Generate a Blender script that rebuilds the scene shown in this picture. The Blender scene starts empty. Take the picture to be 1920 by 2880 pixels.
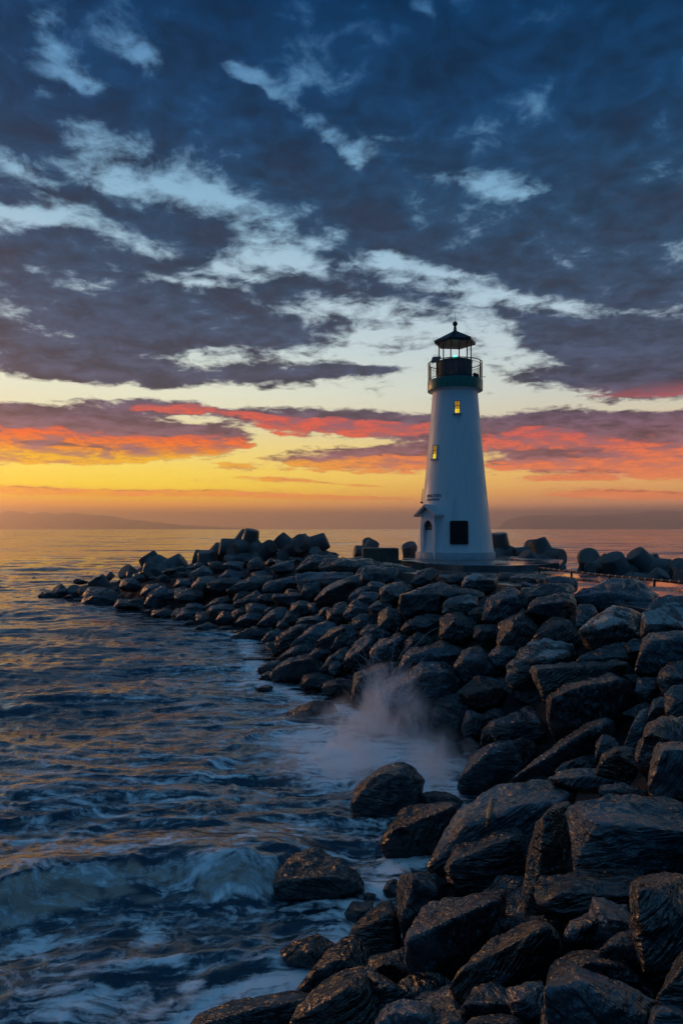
import bpy, math, random
import numpy as np
from mathutils import Vector, Matrix
R = math.radians
random.seed(7)
rng = np.random.RandomState(11)
sc = bpy.context.scene
COL = sc.collection
F, U0, HZ, H = 1920.0, 960.0, 1488.0, 4.6     # photograph geometry: focal length in px, centre column, horizon row, eye height above the sea

# ------------------------------------------------------------------ helpers
def px(u, v, Y):
    return ((u-U0)/F*Y, Y, H-(v-HZ)/F*Y)

def tag(o, label=None, cat=None, group=None, kind=None):
    if label: o['label'] = label
    if cat: o['category'] = cat
    if group: o['group'] = group
    if kind: o['kind'] = kind
    return o

def empty(name, loc=(0, 0, 0), rz=0):
    o = bpy.data.objects.new(name, None); COL.objects.link(o)
    o.location = loc; o.rotation_euler = (0, 0, rz); o.empty_display_size = .2
    return o

def link_mesh(name, verts, faces, mat, parent=None, smooth=False):
    me = bpy.data.meshes.new(name)
    if isinstance(verts, np.ndarray) and isinstance(faces, np.ndarray):
        n, m, k = len(verts), len(faces), faces.shape[1]
        me.vertices.add(n); me.vertices.foreach_set('co', verts.astype(np.float32).ravel())
        me.loops.add(m*k); me.loops.foreach_set('vertex_index', faces.astype(np.int32).ravel())
        me.polygons.add(m)
        me.polygons.foreach_set('loop_start', np.arange(0, m*k, k, dtype=np.int32))
        me.polygons.foreach_set('loop_total', np.full(m, k, dtype=np.int32))
        me.update(calc_edges=True)
    else:
        me.from_pydata([tuple(v) for v in verts], [], [tuple(f) for f in faces]); me.update()
    me.validate()
    if mat: me.materials.append(mat)
    if smooth:
        me.polygons.foreach_set('use_smooth', np.ones(len(me.polygons), dtype=bool))
    o = bpy.data.objects.new(name, me); COL.objects.link(o)
    if parent: o.parent = parent
    return o

class MB:
    """collects shapes and links them as one mesh"""
    def __init__(s): s.v = []; s.f = []
    def add(s, vs, fs):
        b = len(s.v); s.v += [tuple(v) for v in vs]; s.f += [tuple(b+i for i in f) for f in fs]; return s
    def box(s, c, d, M=None):
        vs = [Vector((x*d[0]/2, y*d[1]/2, z*d[2]/2)) for x in (-1, 1) for y in (-1, 1) for z in (-1, 1)]
        if M is not None: vs = [M @ v for v in vs]
        vs = [v+Vector(c) for v in vs]
        return s.add(vs, [(0, 1, 3, 2), (4, 6, 7, 5), (0, 4, 5, 1), (2, 3, 7, 6), (0, 2, 6, 4), (1, 5, 7, 3)])
    def tube(s, pts, r, n=8, caps=True):
        pts = [Vector(p) for p in pts]; rs = r if isinstance(r, (list, tuple)) else [r]*len(pts)
        rings = []
        for i, p in enumerate(pts):
            t = (pts[min(i+1, len(pts)-1)]-pts[max(i-1, 0)])
            t = t.normalized() if t.length > 1e-9 else Vector((0, 0, 1))
            a = t.cross(Vector((0, 0, 1)) if abs(t.z) < .9 else Vector((1, 0, 0))).normalized(); b = t.cross(a)
            rings.append([p+(a*math.cos(2*math.pi*k/n)+b*math.sin(2*math.pi*k/n))*rs[i] for k in range(n)])
        vs = [v for q in rings for v in q]; fs = []
        for i in range(len(pts)-1):
            for k in range(n):
                fs.append((i*n+k, i*n+(k+1) % n, (i+1)*n+(k+1) % n, (i+1)*n+k))
        if caps:
            fs.append(tuple(range(n))[::-1]); fs.append(tuple((len(pts)-1)*n+k for k in range(n)))
        return s.add(vs, fs)
    def lathe(s, prof, n=64, c=(0, 0, 0), a0=0):
        vs = []; fs = []
        for (r, z) in prof:
            for k in range(n):
                a = a0+2*math.pi*k/n
                vs.append((c[0]+r*math.sin(a), c[1]-r*math.cos(a), c[2]+z))
        for i in range(len(prof)-1):
            for k in range(n):
                fs.append((i*n+k, i*n+(k+1) % n, (i+1)*n+(k+1) % n, (i+1)*n+k))
        return s.add(vs, fs)
    def prism(s, poly, z0, z1, M=None):
        n = len(poly)
        vs = [Vector((p[0], p[1], z0)) for p in poly]+[Vector((p[0], p[1], z1)) for p in poly]
        if M is not None: vs = [M @ v for v in vs]
        fs = [tuple(range(n))[::-1], tuple(range(n, 2*n))]+[(i, (i+1) % n, n+(i+1) % n, n+i) for i in range(n)]
        return s.add(vs, fs)
    def build(s, name, mat, parent=None, smooth=False, bevel=0):
        o = link_mesh(name, s.v, s.f, mat, parent)
        import bmesh
        bm = bmesh.new(); bm.from_mesh(o.data); bmesh.ops.recalc_face_normals(bm, faces=bm.faces)
        if bevel:
            es = [e for e in bm.edges if e.is_manifold and e.calc_face_angle(0) > .6]
            bmesh.ops.bevel(bm, geom=es, offset=bevel, segments=2, profile=.5, affect='EDGES')
        bm.to_mesh(o.data); bm.free()
        if smooth:
            o.data.polygons.foreach_set('use_smooth', np.ones(len(o.data.polygons), dtype=bool))
            try:
                o.data.set_sharp_from_angle(angle=R(35))
            except Exception: pass
        return o

# ---- value noise
def _h(i, j, k):
    n = (i.astype(np.int64)*374761393+j.astype(np.int64)*668265263+k.astype(np.int64)*2147483647) & 0xffffffff
    n = ((n ^ (n >> 13))*1274126177) & 0xffffffff
    n = ((n ^ (n >> 16))*2246822519) & 0xffffffff
    return ((n ^ (n >> 15)) & 0xffffff)/float(0xffffff)
def vn(x, y, z):
    i, j, k = np.floor(x), np.floor(y), np.floor(z)
    f, g, h = x-i, y-j, z-k
    f, g, h = [a*a*a*(a*(a*6-15)+10) for a in (f, g, h)]
    i, j, k = i.astype(np.int64), j.astype(np.int64), k.astype(np.int64)
    def L(a, b, t): return a+(b-a)*t
    return L(L(L(_h(i, j, k), _h(i+1, j, k), f), L(_h(i, j+1, k), _h(i+1, j+1, k), f), g),
             L(L(_h(i, j, k+1), _h(i+1, j, k+1), f), L(_h(i, j+1, k+1), _h(i+1, j+1, k+1), f), g), h)*2-1
def fbm(x, y, z=None, o=4, g=.5, l=2.03):
    if z is None: z = np.zeros_like(x)
    a, s = 1., 0.
    for n in range(o):
        s = s+a*vn(x+17.3*n, y-9.1*n, z+3.7*n); x, y, z = x*l, y*l, z*l; a *= g
    return s
def ridged(x, y, z, o=4, g=.5):
    a, s = 1., 0.
    for n in range(o):
        s = s+a*(1-2*np.abs(vn(x+7*n, y+5*n, z-11*n))); x, y, z = x*2.1, y*2.1, z*2.1; a *= g
    return s
def sstep(a, b, x):
    t = np.clip((x-a)/(b-a), 0, 1); return t*t*(3-2*t)

# ------------------------------------------------------------------ node helper
def s2l(c):
    c = [x/255. for x in c[:3]]
    return tuple(x/12.92 if x <= .04045 else ((x+.055)/1.055)**2.4 for x in c)+(1.,)
class NT:
    def __init__(s, t): s.t = t; s.n = t.nodes; s.l = t.links
    def new(s, typ, **kw):
        n = s.n.new(typ)
        for k, v in kw.items(): setattr(n, k, v)
        return n
    def put(s, sock, val):
        if hasattr(val, 'is_output') or isinstance(val, bpy.types.NodeSocket): s.l.new(val, sock)
        else: sock.default_value = val
    def math(s, op, a, b=0., c=0., clamp=False):
        n = s.new('ShaderNodeMath', operation=op, use_clamp=clamp)
        s.put(n.inputs[0], a); s.put(n.inputs[1], b)
        if op in ('MULTIPLY_ADD', 'SMOOTH_MIN', 'SMOOTH_MAX'): s.put(n.inputs[2], c)
        return n.outputs[0]
    def vmath(s, op, a, b=(0, 0, 0), scale=None):
        n = s.new('ShaderNodeVectorMath', operation=op); s.put(n.inputs[0], a)
        if op != 'LENGTH' and op != 'SCALE': s.put(n.inputs[1], b)
        if scale is not None: s.put(n.inputs['Scale'], scale)
        return n.outputs['Value' if op in ('LENGTH', 'DOT_PRODUCT') else 'Vector']
    def comb(s, x, y, z=0.):
        n = s.new('ShaderNodeCombineXYZ'); s.put(n.inputs[0], x); s.put(n.inputs[1], y); s.put(n.inputs[2], z); return n.outputs[0]
    def sep(s, v):
        n = s.new('ShaderNodeSeparateXYZ'); s.put(n.inputs[0], v); return n.outputs
    def noise(s, vec, scale=1., detail=4., rough=.5, dist=0., lac=2., dim='3D'):
        n = s.new('ShaderNodeTexNoise', noise_dimensions=dim)
        s.put(n.inputs['Vector'], vec); s.put(n.inputs['Scale'], scale); s.put(n.inputs['Detail'], detail)
        s.put(n.inputs['Roughness'], rough); s.put(n.inputs['Distortion'], dist); s.put(n.inputs['Lacunarity'], lac)
        return n
    def rng(s, v, a, b, c=0., d=1., kind='SMOOTHSTEP'):
        n = s.new('ShaderNodeMapRange', interpolation_type=kind)
        s.put(n.inputs[0], v); s.put(n.inputs[1], a); s.put(n.inputs[2], b); s.put(n.inputs[3], c); s.put(n.inputs[4], d); return n.outputs[0]
    def ramp(s, v, stops, lin=True):
        n = s.new('ShaderNodeValToRGB'); cr = n.color_ramp; cr.interpolation = 'LINEAR' if lin else 'EASE'
        while len(cr.elements) > 1: cr.elements.remove(cr.elements[-1])
        cr.elements[0].position = stops[0][0]; cr.elements[0].color = stops[0][1]
        for p, c in stops[1:]:
            e = cr.elements.new(p); e.color = c
        s.put(n.inputs[0], v); return n.outputs[0]
    def mix(s, f, a, b, op='MIX'):
        n = s.new('ShaderNodeMix', data_type='RGBA', blend_type=op)
        s.put(n.inputs[0], f); s.put(n.inputs[6], a); s.put(n.inputs[7], b); return n.outputs[2]
    def bump(s, h, strength=.5, dist=.05, normal=None):
        n = s.new('ShaderNodeBump'); s.put(n.inputs['Height'], h); n.inputs['Strength'].default_value = strength
        n.inputs['Distance'].default_value = dist
        if normal is not None: s.l.new(normal, n.inputs['Normal'])
        return n.outputs[0]
def mat(name):
    m = bpy.data.materials.new(name); m.use_nodes = True
    t = NT(m.node_tree); b = t.n['Principled BSDF']
    return m, t, b
def g(c, k=1.): return (c[0]*k, c[1]*k, c[2]*k, 1)

def simple(name, col, rough=.6, metal=0., var=.25, scale=6., bump=.0, bd=.01):
    m, t, b = mat(name)
    co = t.new('ShaderNodeTexCoord').outputs['Object']
    n = t.noise(co, scale, 5, .6).outputs[0]
    f = t.rng(n, .35, .7)
    t.put(b.inputs['Base Color'], t.mix(f, g(col, 1-var), g(col, 1+var)))
    t.put(b.inputs['Roughness'], t.rng(n, .3, .7, max(rough-.1, .02), min(rough+.12, 1)))
    b.inputs['Metallic'].default_value = metal
    if bump: t.put(b.inputs['Normal'], t.bump(n, bump, bd))
    return m

# ------------------------------------------------------------------ materials
def make_rock(name, dark, light, warm, patch=False):
    m, t, b = mat(name)
    tc = t.new('ShaderNodeTexCoord').outputs['Object']
    info = t.new('ShaderNodeObjectInfo').outputs['Random']
    off = t.vmath('ADD', tc, t.comb(t.math('MULTIPLY', info, 37.), t.math('MULTIPLY', info, 11.), 0.))
    big = t.noise(off, 1.1, 4, .55).outputs[0]
    mid = t.noise(off, 3.6, 5, .52, .3).outputs[0]
    # foliation: stretched wrinkles that run along the rock
    vr = t.new('ShaderNodeVectorRotate', rotation_type='Y_AXIS'); t.put(vr.inputs['Vector'], off); t.put(vr.inputs['Angle'], t.math('MULTIPLY', t.math('SUBTRACT', t.math('FRACT', t.math('MULTIPLY', info, 13.7)), .5), 2.6))
    st = t.new('ShaderNodeMapping'); t.put(st.inputs['Vector'], vr.outputs[0]); st.inputs['Rotation'].default_value = (R(12), R(-28), R(10)); st.inputs['Scale'].default_value = (2.2, 5., 10.5)
    fol = t.noise(st.outputs[0], 1.5, 4, .5, .9).outputs[0]
    fine = t.noise(off, 42., 5, .65).outputs[0]
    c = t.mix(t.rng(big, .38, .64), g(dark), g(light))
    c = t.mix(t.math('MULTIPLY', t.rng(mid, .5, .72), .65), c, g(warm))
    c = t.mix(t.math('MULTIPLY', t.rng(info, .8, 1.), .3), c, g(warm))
    c = t.vmath('SCALE', c, scale=t.rng(t.math('FRACT', t.math('MULTIPLY', info, 7.3)), 0., 1., .5, 1.6))
    wz = t.sep(t.new('ShaderNodeNewGeometry').outputs['Position'])[2]
    wet = t.rng(t.math('ADD', wz, t.math('MULTIPLY', mid, .7)), .95, .60)
    c = t.vmath('SCALE', c, scale=t.math('MULTIPLY_ADD', wet, -.55, 1.))
    c = t.mix(t.math('MULTIPLY', t.rng(fol, .38, .3), .7), c, g(dark, .45))
    if patch:
        pn = t.noise(off, 2.0, 6, .55, .4).outputs[0]
        geo = t.sep(t.new('ShaderNodeNewGeometry').outputs['True Normal'])[2]
        pf = t.math('MULTIPLY', t.rng(pn, .50, .54), t.rng(geo, .25, .6))
        c = t.mix(pf, c, (.34, .33, .31, 1))
    t.put(b.inputs['Base Color'], c)
    t.put(b.inputs['Roughness'], t.math('MULTIPLY_ADD', wet, -.07, t.rng(t.math('ADD', big, t.math('MULTIPLY', fine, .35)), .45, .9, .19, .36)))
    b.inputs['Specular IOR Level'].default_value = 1.
    h = t.math('ADD', t.math('MULTIPLY', fol, .75), t.math('ADD', t.math('MULTIPLY', mid, .9), t.math('MULTIPLY', fine, .03)))
    t.put(b.inputs['Normal'], t.bump(h, 1., .16))
    return m
ROCK = make_rock('wet dark stone', (.014, .018, .022), (.062, .074, .086), (.055, .048, .042))
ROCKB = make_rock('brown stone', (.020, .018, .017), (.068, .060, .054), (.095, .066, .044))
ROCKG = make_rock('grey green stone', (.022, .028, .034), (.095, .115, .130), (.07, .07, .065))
ROCKP = make_rock('stone with pale lichen', (.028, .027, .026), (.075, .072, .068), (.09, .065, .045), True)

def concrete(name, a, b_, rough=(.45, .8), bump=.5):
    m, t, b = mat(name)
    tc = t.new('ShaderNodeTexCoord').outputs['Object']
    info = t.new('ShaderNodeObjectInfo').outputs['Random']
    off = t.vmath('ADD', tc, t.comb(t.math('MULTIPLY', info, 19.), 0., 0.))
    n1 = t.noise(off, .9, 6, .6, .4).outputs[0]; n2 = t.noise(off, 7., 8, .65).outputs[0]
    c = t.mix(t.rng(n1, .36, .66), g(a), g(b_))
    c = t.mix(t.math('MULTIPLY', t.rng(n2, .55, .7), .5), c, g(a, .5))
    t.put(b.inputs['Base Color'], c)
    t.put(b.inputs['Roughness'], t.rng(n1, .35, .65, rough[0], rough[1]))
    t.put(b.inputs['Normal'], t.bump(n2, bump, .04))
    return m
CONC = concrete('weathered concrete', (.055, .05, .048), (.13, .125, .12), (.4, .75))
CONCD = concrete('dark weathered concrete', (.05, .038, .028), (.16, .115, .075))

# wet slab: a thin film of water lies in the low parts
m, t, b = mat('wet concrete paving'); WET = m
tc = t.new('ShaderNodeNewGeometry').outputs['Position']
n1 = t.noise(tc, .5, 5, .55).outputs[0]; n2 = t.noise(tc, 6., 6, .6).outputs[0]
t.put(b.inputs['Base Color'], t.mix(t.rng(n1, .4, .6), (.06, .06, .062, 1), (.13, .128, .125, 1)))
t.put(b.inputs['Roughness'], t.rng(n1, .40, .66, .05, .35))
t.put(b.inputs['Normal'], t.bump(t.math('MULTIPLY', n2, t.rng(n1, .45, .6)), .35, .01))

# white tower plaster
m, t, b = mat('white painted plaster'); WHITE = m
tc = t.new('ShaderNodeTexCoord').outputs['Object']
mp = t.new('ShaderNodeMapping'); t.put(mp.inputs['Vector'], tc); mp.inputs['Scale'].default_value = (3., 3., .35)
n1 = t.noise(mp.outputs[0], 1.5, 6, .6).outputs[0]; n2 = t.noise(tc, 1.2, 8, .7).outputs[0]
c = t.mix(t.rng(n1, .5, .75, 0, .5), (.80, .80, .79, 1), (.55, .54, .52, 1))
c = t.mix(t.rng(n2, .66, .78, 0, .35), c, (.40, .38, .35, 1))
t.put(b.inputs['Base Color'], c); t.put(b.inputs['Roughness'], t.rng(n2, .3, .7, .35, .55))
t.put(b.inputs['Normal'], t.bump(t.noise(tc, 30., 4, .6).outputs[0], .25, .01))
BAND = simple('grey painted plinth', (.42, .44, .46), .5, 0, .12, 3, .2)
GREEN = simple('green painted steel', (.008, .17, .12), .35, .0, .15, 5)
STEEL = simple('dark painted steel', (.018, .02, .024), .4, .3, .3, 8)
ROOFM = simple('dark metal roofing', (.035, .036, .042), .32, .7, .3, 3, .1)
DRUM = simple('dark green grey panel', (.02, .085, .105), .75, .0, .2, 2)
SHUT = simple('black louvre panel', (.006, .007, .007), .6, 0, .3, 9)
PANE = simple('dark glass panel', (.01, .012, .02), .12, .0, .2, 5)
LETTER = simple('dark lettering', (.03, .03, .035), .6)
TRIM = simple('grey white trim', (.50, .50, .50), .5, 0, .1, 5)
DOORM = simple('blue grey door', (.06, .07, .085), .5, 0, .15, 4)
RUST = simple('rusty pipe', (.07, .035, .02), .4, .5, .4, 12, .3)
PIPEC = simple('pale pipe coupling', (.35, .3, .26), .45, .4, .2, 9)
WOOD = simple('dry driftwood with painted glow', (.85, .34, .12), .7, 0, .3, 9, .4)  # orange evening light is put into the wood's base colour
def emis(name, col, s):
    m, t, b = mat(name); b.inputs['Base Color'].default_value = col; b.inputs['Emission Color'].default_value = col; b.inputs['Emission Strength'].default_value = s
    return m
def lit_glass(name, c0, c1, s):
    m, t, b = mat(name); tc = t.new('ShaderNodeTexCoord').outputs['Object']
    n = t.noise(tc, 5., 3).outputs[0]
    t.put(b.inputs['Emission Color'], t.mix(t.rng(n, .35, .65), c0, c1)); b.inputs['Emission Strength'].default_value = s
    b.inputs['Base Color'].default_value = (.1, .08, .02, 1); b.inputs['Roughness'].default_value = .1
    return m
LIT = lit_glass('lit window glass', (.75, .42, .01, 1), (1., .72, .04, 1), 1.)
LITD = lit_glass('dim lit window glass', (.28, .13, .005, 1), (.45, .24, .01, 1), 1.)
LAMP = emis('green beacon lens', (.06, .9, .6, 1), 4.)

# ------------------------------------------------------------------ world: dusk sky with cloud bands
def AT(x, y):            # photo position (1568-wide scale) -> azimuth, tan(elevation)
    s = (x-784.)/1568.; T = (1215.-y)/1568.
    return math.atan(s), T/math.sqrt(1+s*s)
w = bpy.data.worlds.new('World'); sc.world = w; w.use_nodes = True
t = NT(w.node_tree); bg = t.n['Background']
d = t.new('ShaderNodeTexCoord').outputs['Generated']
dx, dy, dz = t.sep(d)[0:3]
az = t.math('ARCTAN2', dx, dy)
hyp = t.math('SQRT', t.math('ADD', t.math('MULTIPLY', dx, dx), t.math('MULTIPLY', dy, dy)))
te = t.math('DIVIDE', t.math('MAXIMUM', dz, 0.), t.math('MAXIMUM', hyp, .02))
te = t.math('MINIMUM', te, 3.)
# cloud-plane coordinates
den = t.math('ADD', te, .13)
P = t.comb(t.math('DIVIDE', t.math('SINE', az), den), t.math('DIVIDE', t.math('COSINE', az), den), 0.)
wn = t.noise(P, 1.6, 6, .62)
wv = t.vmath('SUBTRACT', wn.outputs['Color'], (.5, .5, .5))
ws = t.sep(wv)
k1 = t.math('MULTIPLY', den, .55)
az2 = t.math('ADD', az, t.math('MULTIPLY', ws[0], t.math('MULTIPLY', k1, .42)))
te2 = t.math('ADD', te, t.math('MULTIPLY', ws[1], t.math('MULTIPLY', t.math('MULTIPLY', den, den), .30)))
fineA = t.noise(P, 4.6, 10, .6, .25).outputs[0]
fineB = t.noise(t.vmath('ADD', P, (7., 3., 1.)), 13., 9, .66, .5).outputs[0]
BL = [  # x, y, rx, ry, rot deg (counter-clockwise on the picture), strength
 # dark masses
 (980, 100, 760, 330, -6, 1.5), (1400, 330, 460, 330, 0, 1.3), (520, 60, 260, 120, 0, .5),
 (300, 260, 700, 420, 0, .55), (250, 50, 330, 110, 0, .5), (450, 520, 460, 110, -4, .35),
 (40, 30, 110, 110, 0, .6), (60, 270, 170, 130, -10, .7), (430, 265, 330, 110, -20, 1.5), (680, 370, 300, 85, -22, 1.2), (20, 150, 90, 80, 0, .3),
 (950, 480, 330, 95, -10, .9), (1250, 560, 420, 120, -12, 1.05), (1480, 640, 300, 160, -8, .9),
 (30, 440, 90, 50, -20, .7), (150, 395, 80, 30, -30, .35), (40, 545, 130, 42, -8, .85), (210, 565, 130, 38, 5, .8), (390, 520, 190, 45, -12, .85), (330, 600, 200, 26, 4, .5), (640, 480, 120, 36, -14, .5), (600, 600, 60, 18, 10, .55),
 (780, 560, 130, 55, -14, .6), (560, 430, 120, 36, -14, .5),
 (150, 700, 300, 105, -6, 1.25), (440, 715, 330, 90, -6, 1.1), (640, 770, 180, 48, -2, .85), (660, 665, 160, 36, -8, .75), (120, 815, 260, 52, -4, .95), (420, 858, 440, 30, 1, .9), (700, 855, 200, 18, 2, .6), (860, 850, 110, 12, 4, .5),
 (860, 660, 220, 50, -8, .75), (1000, 700, 140, 36, -8, .65), (860, 742, 110, 24, -2, .5), (1000, 742, 90, 18, 0, .45),
 (1290, 755, 190, 52, -14, .95), (1450, 810, 240, 75, -12, 1.1), (1400, 880, 200, 34, -8, .85), (1240, 862, 60, 10, 0, .35),
 (320, 930, 150, 24, 2, 1.1), (460, 940, 90, 12, -2, .6),
 (150, 990, 400, 48, -1, 1.5), (420, 1010, 150, 30, 2, 1.0), (150, 1046, 240, 18, 0, .7), (-150, 990, 300, 60, 0, 1.4),
 (780, 968, 280, 30, -2, 1.3), (920, 985, 120, 26, 0, 1.), (800, 1052, 190, 26, 3, .9), (930, 1060, 140, 30, 0, 1.), (690, 1000, 80, 10, -8, .3),
 (1260, 985, 230, 40, 0, 1.25), (1440, 1020, 280, 66, -3, 1.45), (1230, 1065, 170, 22, 0, .7), (1700, 1010, 260, 70, 0, 1.4), (1000, 1020, 170, 24, -6, .6),
 (330, 1133, 380, 9, 0, .95), (700, 1141, 260, 6, -1, .8), (650, 1102, 110, 7, -4, .6), (540, 1072, 60, 9, 0, .5), (40, 1120, 120, 7, 0, .5), (160, 1062, 110, 8, 0, .5),
 (1430, 1135, 190, 12, -2, .85), (1300, 1098, 130, 8, 0, .55), (820, 1115, 80, 5, -3, .4),
 # light gaps
 (320, 125, 110, 62, -25, -1.9), (110, 45, 50, 44, 40, -1.2), (125, 115, 40, 30, 0, -1.), (545, 165, 80, 44, -20, -1.15), (610, 240, 100, 38, -38, -1.05), (180, 190, 130, 40, -10, -1.0),
 (215, 330, 80, 42, -35, -.75), (740, 330, 100, 42, -38, -1.2), (60, 370, 90, 26, -20, -.5), (830, 380, 46, 44, 0, -1.4), (975, 20, 60, 30, -40, -.9), (1130, 135, 80, 30, 25, -.7), (1375, 175, 100, 46, -20, -.75), (1500, 240, 60, 90, 0, -.6), (1200, 40, 120, 40, 0, -.3),
 (1080, 405, 150, 30, -8, -1.1), (1190, 440, 100, 28, 0, -1.3), (880, 320, 80, 26, 0, -.6), (900, 580, 60, 34, -10, -.8), (1010, 630, 80, 18, -10, -.7), (1250, 700, 240, 22, -10, -.8), (1290, 540, 80, 20, 0, -.5), (800, 515, 60, 16, 0, -.5), (500, 330, 120, 20, -20, -.3),
 (400, 445, 230, 24, -8, -.6), (580, 575, 110, 50, 0, -.75), (80, 490, 120, 24, 0, -.8), (200, 470, 90, 30, 0, -.4), (460, 640, 150, 14, -4, -.5), (540, 800, 110, 10, 0, -.3),
 (500, 905, 340, 12, 0, -.4), (620, 1012, 70, 16, -4, -.5), (850, 1020, 50, 9, 0, -.45), (180, 895, 160, 10, 0, -.3),
]
def field(av, tv):
    vec = t.comb(av, tv, 0.); acc = None
    for (x, y, rx, ry, rot, s) in BL:
        a0, t0 = AT(x, y)
        mp = t.new('ShaderNodeMapping', vector_type='TEXTURE'); t.put(mp.inputs['Vector'], vec)
        mp.inputs['Location'].default_value = (a0, t0, 0); mp.inputs['Rotation'].default_value = (0, 0, R(rot))
        mp.inputs['Scale'].default_value = (rx*1.25/1568., ry*1.25/1568., 1)
        gr = t.new('ShaderNodeTexGradient', gradient_type='SPHERICAL'); t.l.new(mp.outputs[0], gr.inputs[0])
        acc = t.math('MULTIPLY_ADD', gr.outputs['Fac'], s, 0. if acc is None else acc)
    return acc
P2 = t.comb(t.math('DIVIDE', t.math('SINE', az), t.math('MULTIPLY', den, .93)), t.math('DIVIDE', t.math('COSINE', az), t.math('MULTIPLY', den, .93)), 0.)
D1 = field(az2, te2)
D1low = D1
hi = t.rng(te, .215, .30)
D1 = t.math('ADD', t.math('MULTIPLY', D1, t.math('SUBTRACT', 1., hi)), t.math('MULTIPLY', t.rng(D1, -.45, 1.35, .02, 1.), hi))
D2 = field(az2, t.math('SUBTRACT', te2, t.math('MULTIPLY_ADD', te, .05, .006)))
na = t.math('ADD', t.math('MULTIPLY', t.math('SUBTRACT', fineA, .5), 1.5), t.math('MULTIPLY', t.math('SUBTRACT', fineB, .5), 1.0))
# outside the framed part of the sky a broken cloud deck continues
outside = t.math('MULTIPLY', t.rng(t.math('ABSOLUTE', az), .5, .9), t.rng(te, .13, .3))
outside = t.math('MAXIMUM', outside, t.rng(te, .75, 1.))
nscale = t.rng(te, .02, .34, .52, 1.55, 'LINEAR')
nn = t.math('MULTIPLY', na, nscale)
Dn = t.math('ADD', t.math('ADD', D1, nn), t.math('MULTIPLY', outside, .5))
fineA2 = t.noise(P2, 4.6, 6, .6, .25).outputs[0]
nn2 = t.math('ADD', nn, t.math('MULTIPLY', t.math('SUBTRACT', fineA2, fineA), 1.2))
Dn2 = t.math('ADD', t.math('ADD', D2, nn2), t.math('MULTIPLY', outside, .5))
cov = t.rng(Dn, .08, t.rng(te, .15, .35, .5, .84))
thick = t.rng(Dn, .3, 1.1)
T8 = t.math('MULTIPLY', te, 1./.8, clamp=True)
def st(lst): return [(p/.8, s2l(c)) for p, c in lst]
clrL = t.ramp(T8, st([(0, (140, 90, 68)), (.022, (158, 98, 62)), (.034, (240, 152, 58)), (.05, (255, 196, 20)), (.062, (255, 216, 50)), (.085, (255, 222, 86)), (.12, (252, 230, 140)), (.16, (243, 236, 194)), (.2, (238, 240, 214)), (.26, (208, 224, 222)), (.36, (184, 210, 224)), (.45, (150, 190, 214)), (.6, (108, 158, 198)), (.79, (60, 112, 160))]))
clrR = t.ramp(T8, st([(0, (86, 68, 72)), (.024, (96, 72, 72)), (.036, (206, 138, 96)), (.052, (228, 158, 88)), (.085, (240, 190, 106)), (.12, (236, 204, 140)), (.16, (222, 212, 184)), (.2, (208, 216, 208)), (.26, (196, 214, 220)), (.36, (170, 200, 220)), (.45, (134, 180, 210)), (.6, (92, 142, 182)), (.79, (50, 100, 148))]))
clr = t.mix(t.rng(az, -.35, .40), clrL, clrR)
cldL = t.ramp(T8, st([(0, (170, 100, 70)), (.045, (214, 112, 60)), (.1, (126, 80, 86)), (.16, (90, 72, 92)), (.2, (58, 64, 86)), (.25, (52, 66, 90)), (.36, (38, 62, 88)), (.48, (26, 58, 88)), (.6, (12, 52, 88)), (.79, (1, 42, 78))]))
# thick parts darker, thin parts mix toward the clear sky
cld = t.mix(t.rng(na, .35, -.35), t.mix(.36, cldL, (0, 0, 0, 1)), t.vmath('SCALE', cldL, scale=1.75))
# pink tint inside some high clouds
pk = t.math('MULTIPLY', t.rng(fineA, .5, .66), t.math('MULTIPLY', t.rng(te, .2, .3), t.rng(te, .62, .46)))
cld = t.mix(t.math('MULTIPLY', pk, .06), cld, s2l((104, 76, 100)))
base = t.mix(t.math('MULTIPLY', cov, .985), clr, cld)
# undersides lit by the sun below the horizon
und = t.math('SUBTRACT', Dn, Dn2)
uf = t.math('MULTIPLY', t.math('MULTIPLY', t.rng(und, .05, .34), t.math('MULTIPLY', t.rng(fineB, .34, .58, .55, 1.), t.rng(fineA, .38, .56, .3, 1.))), t.math('MULTIPLY', t.rng(cov, .05, .6), t.rng(te, .203, .16)))
side = t.rng(az, -.3, .25)
glowL = t.ramp(T8, st([(.0, (255, 150, 40)), (.06, (255, 176, 20)), (.1, (255, 190, 0)), (.115, (255, 132, 16)), (.13, (255, 104, 40)), (.16, (244, 92, 64)), (.22, (224, 110, 110)), (.3, (180, 120, 140))]))
glowR = t.ramp(T8, st([(.0, (235, 140, 80)), (.06, (240, 136, 76)), (.1, (244, 120, 70)), (.13, (232, 98, 78)), (.16, (214, 92, 88)), (.22, (190, 110, 120)), (.3, (150, 110, 130))]))
sky = t.mix(t.math('MULTIPLY', uf, .96), base, t.mix(side, glowL, glowR))
sky = t.vmath('SCALE', sky, scale=t.rng(te, .15, .05, 1., 1.24))
# behind the camera: deep blue dusk sky
back = t.ramp(t.math('MULTIPLY', te, .34, clamp=True), [(0, s2l((60, 92, 124))), (.12, s2l((30, 88, 132))), (.35, s2l((22, 86, 138))), (1, s2l((128, 186, 222)))])
bn = t.mix(t.rng(fineA, .4, .62), back, t.mix(.45, back, s2l((16, 50, 88))))
sky = t.mix(t.rng(dy, .42, -.1), sky, bn)
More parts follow.
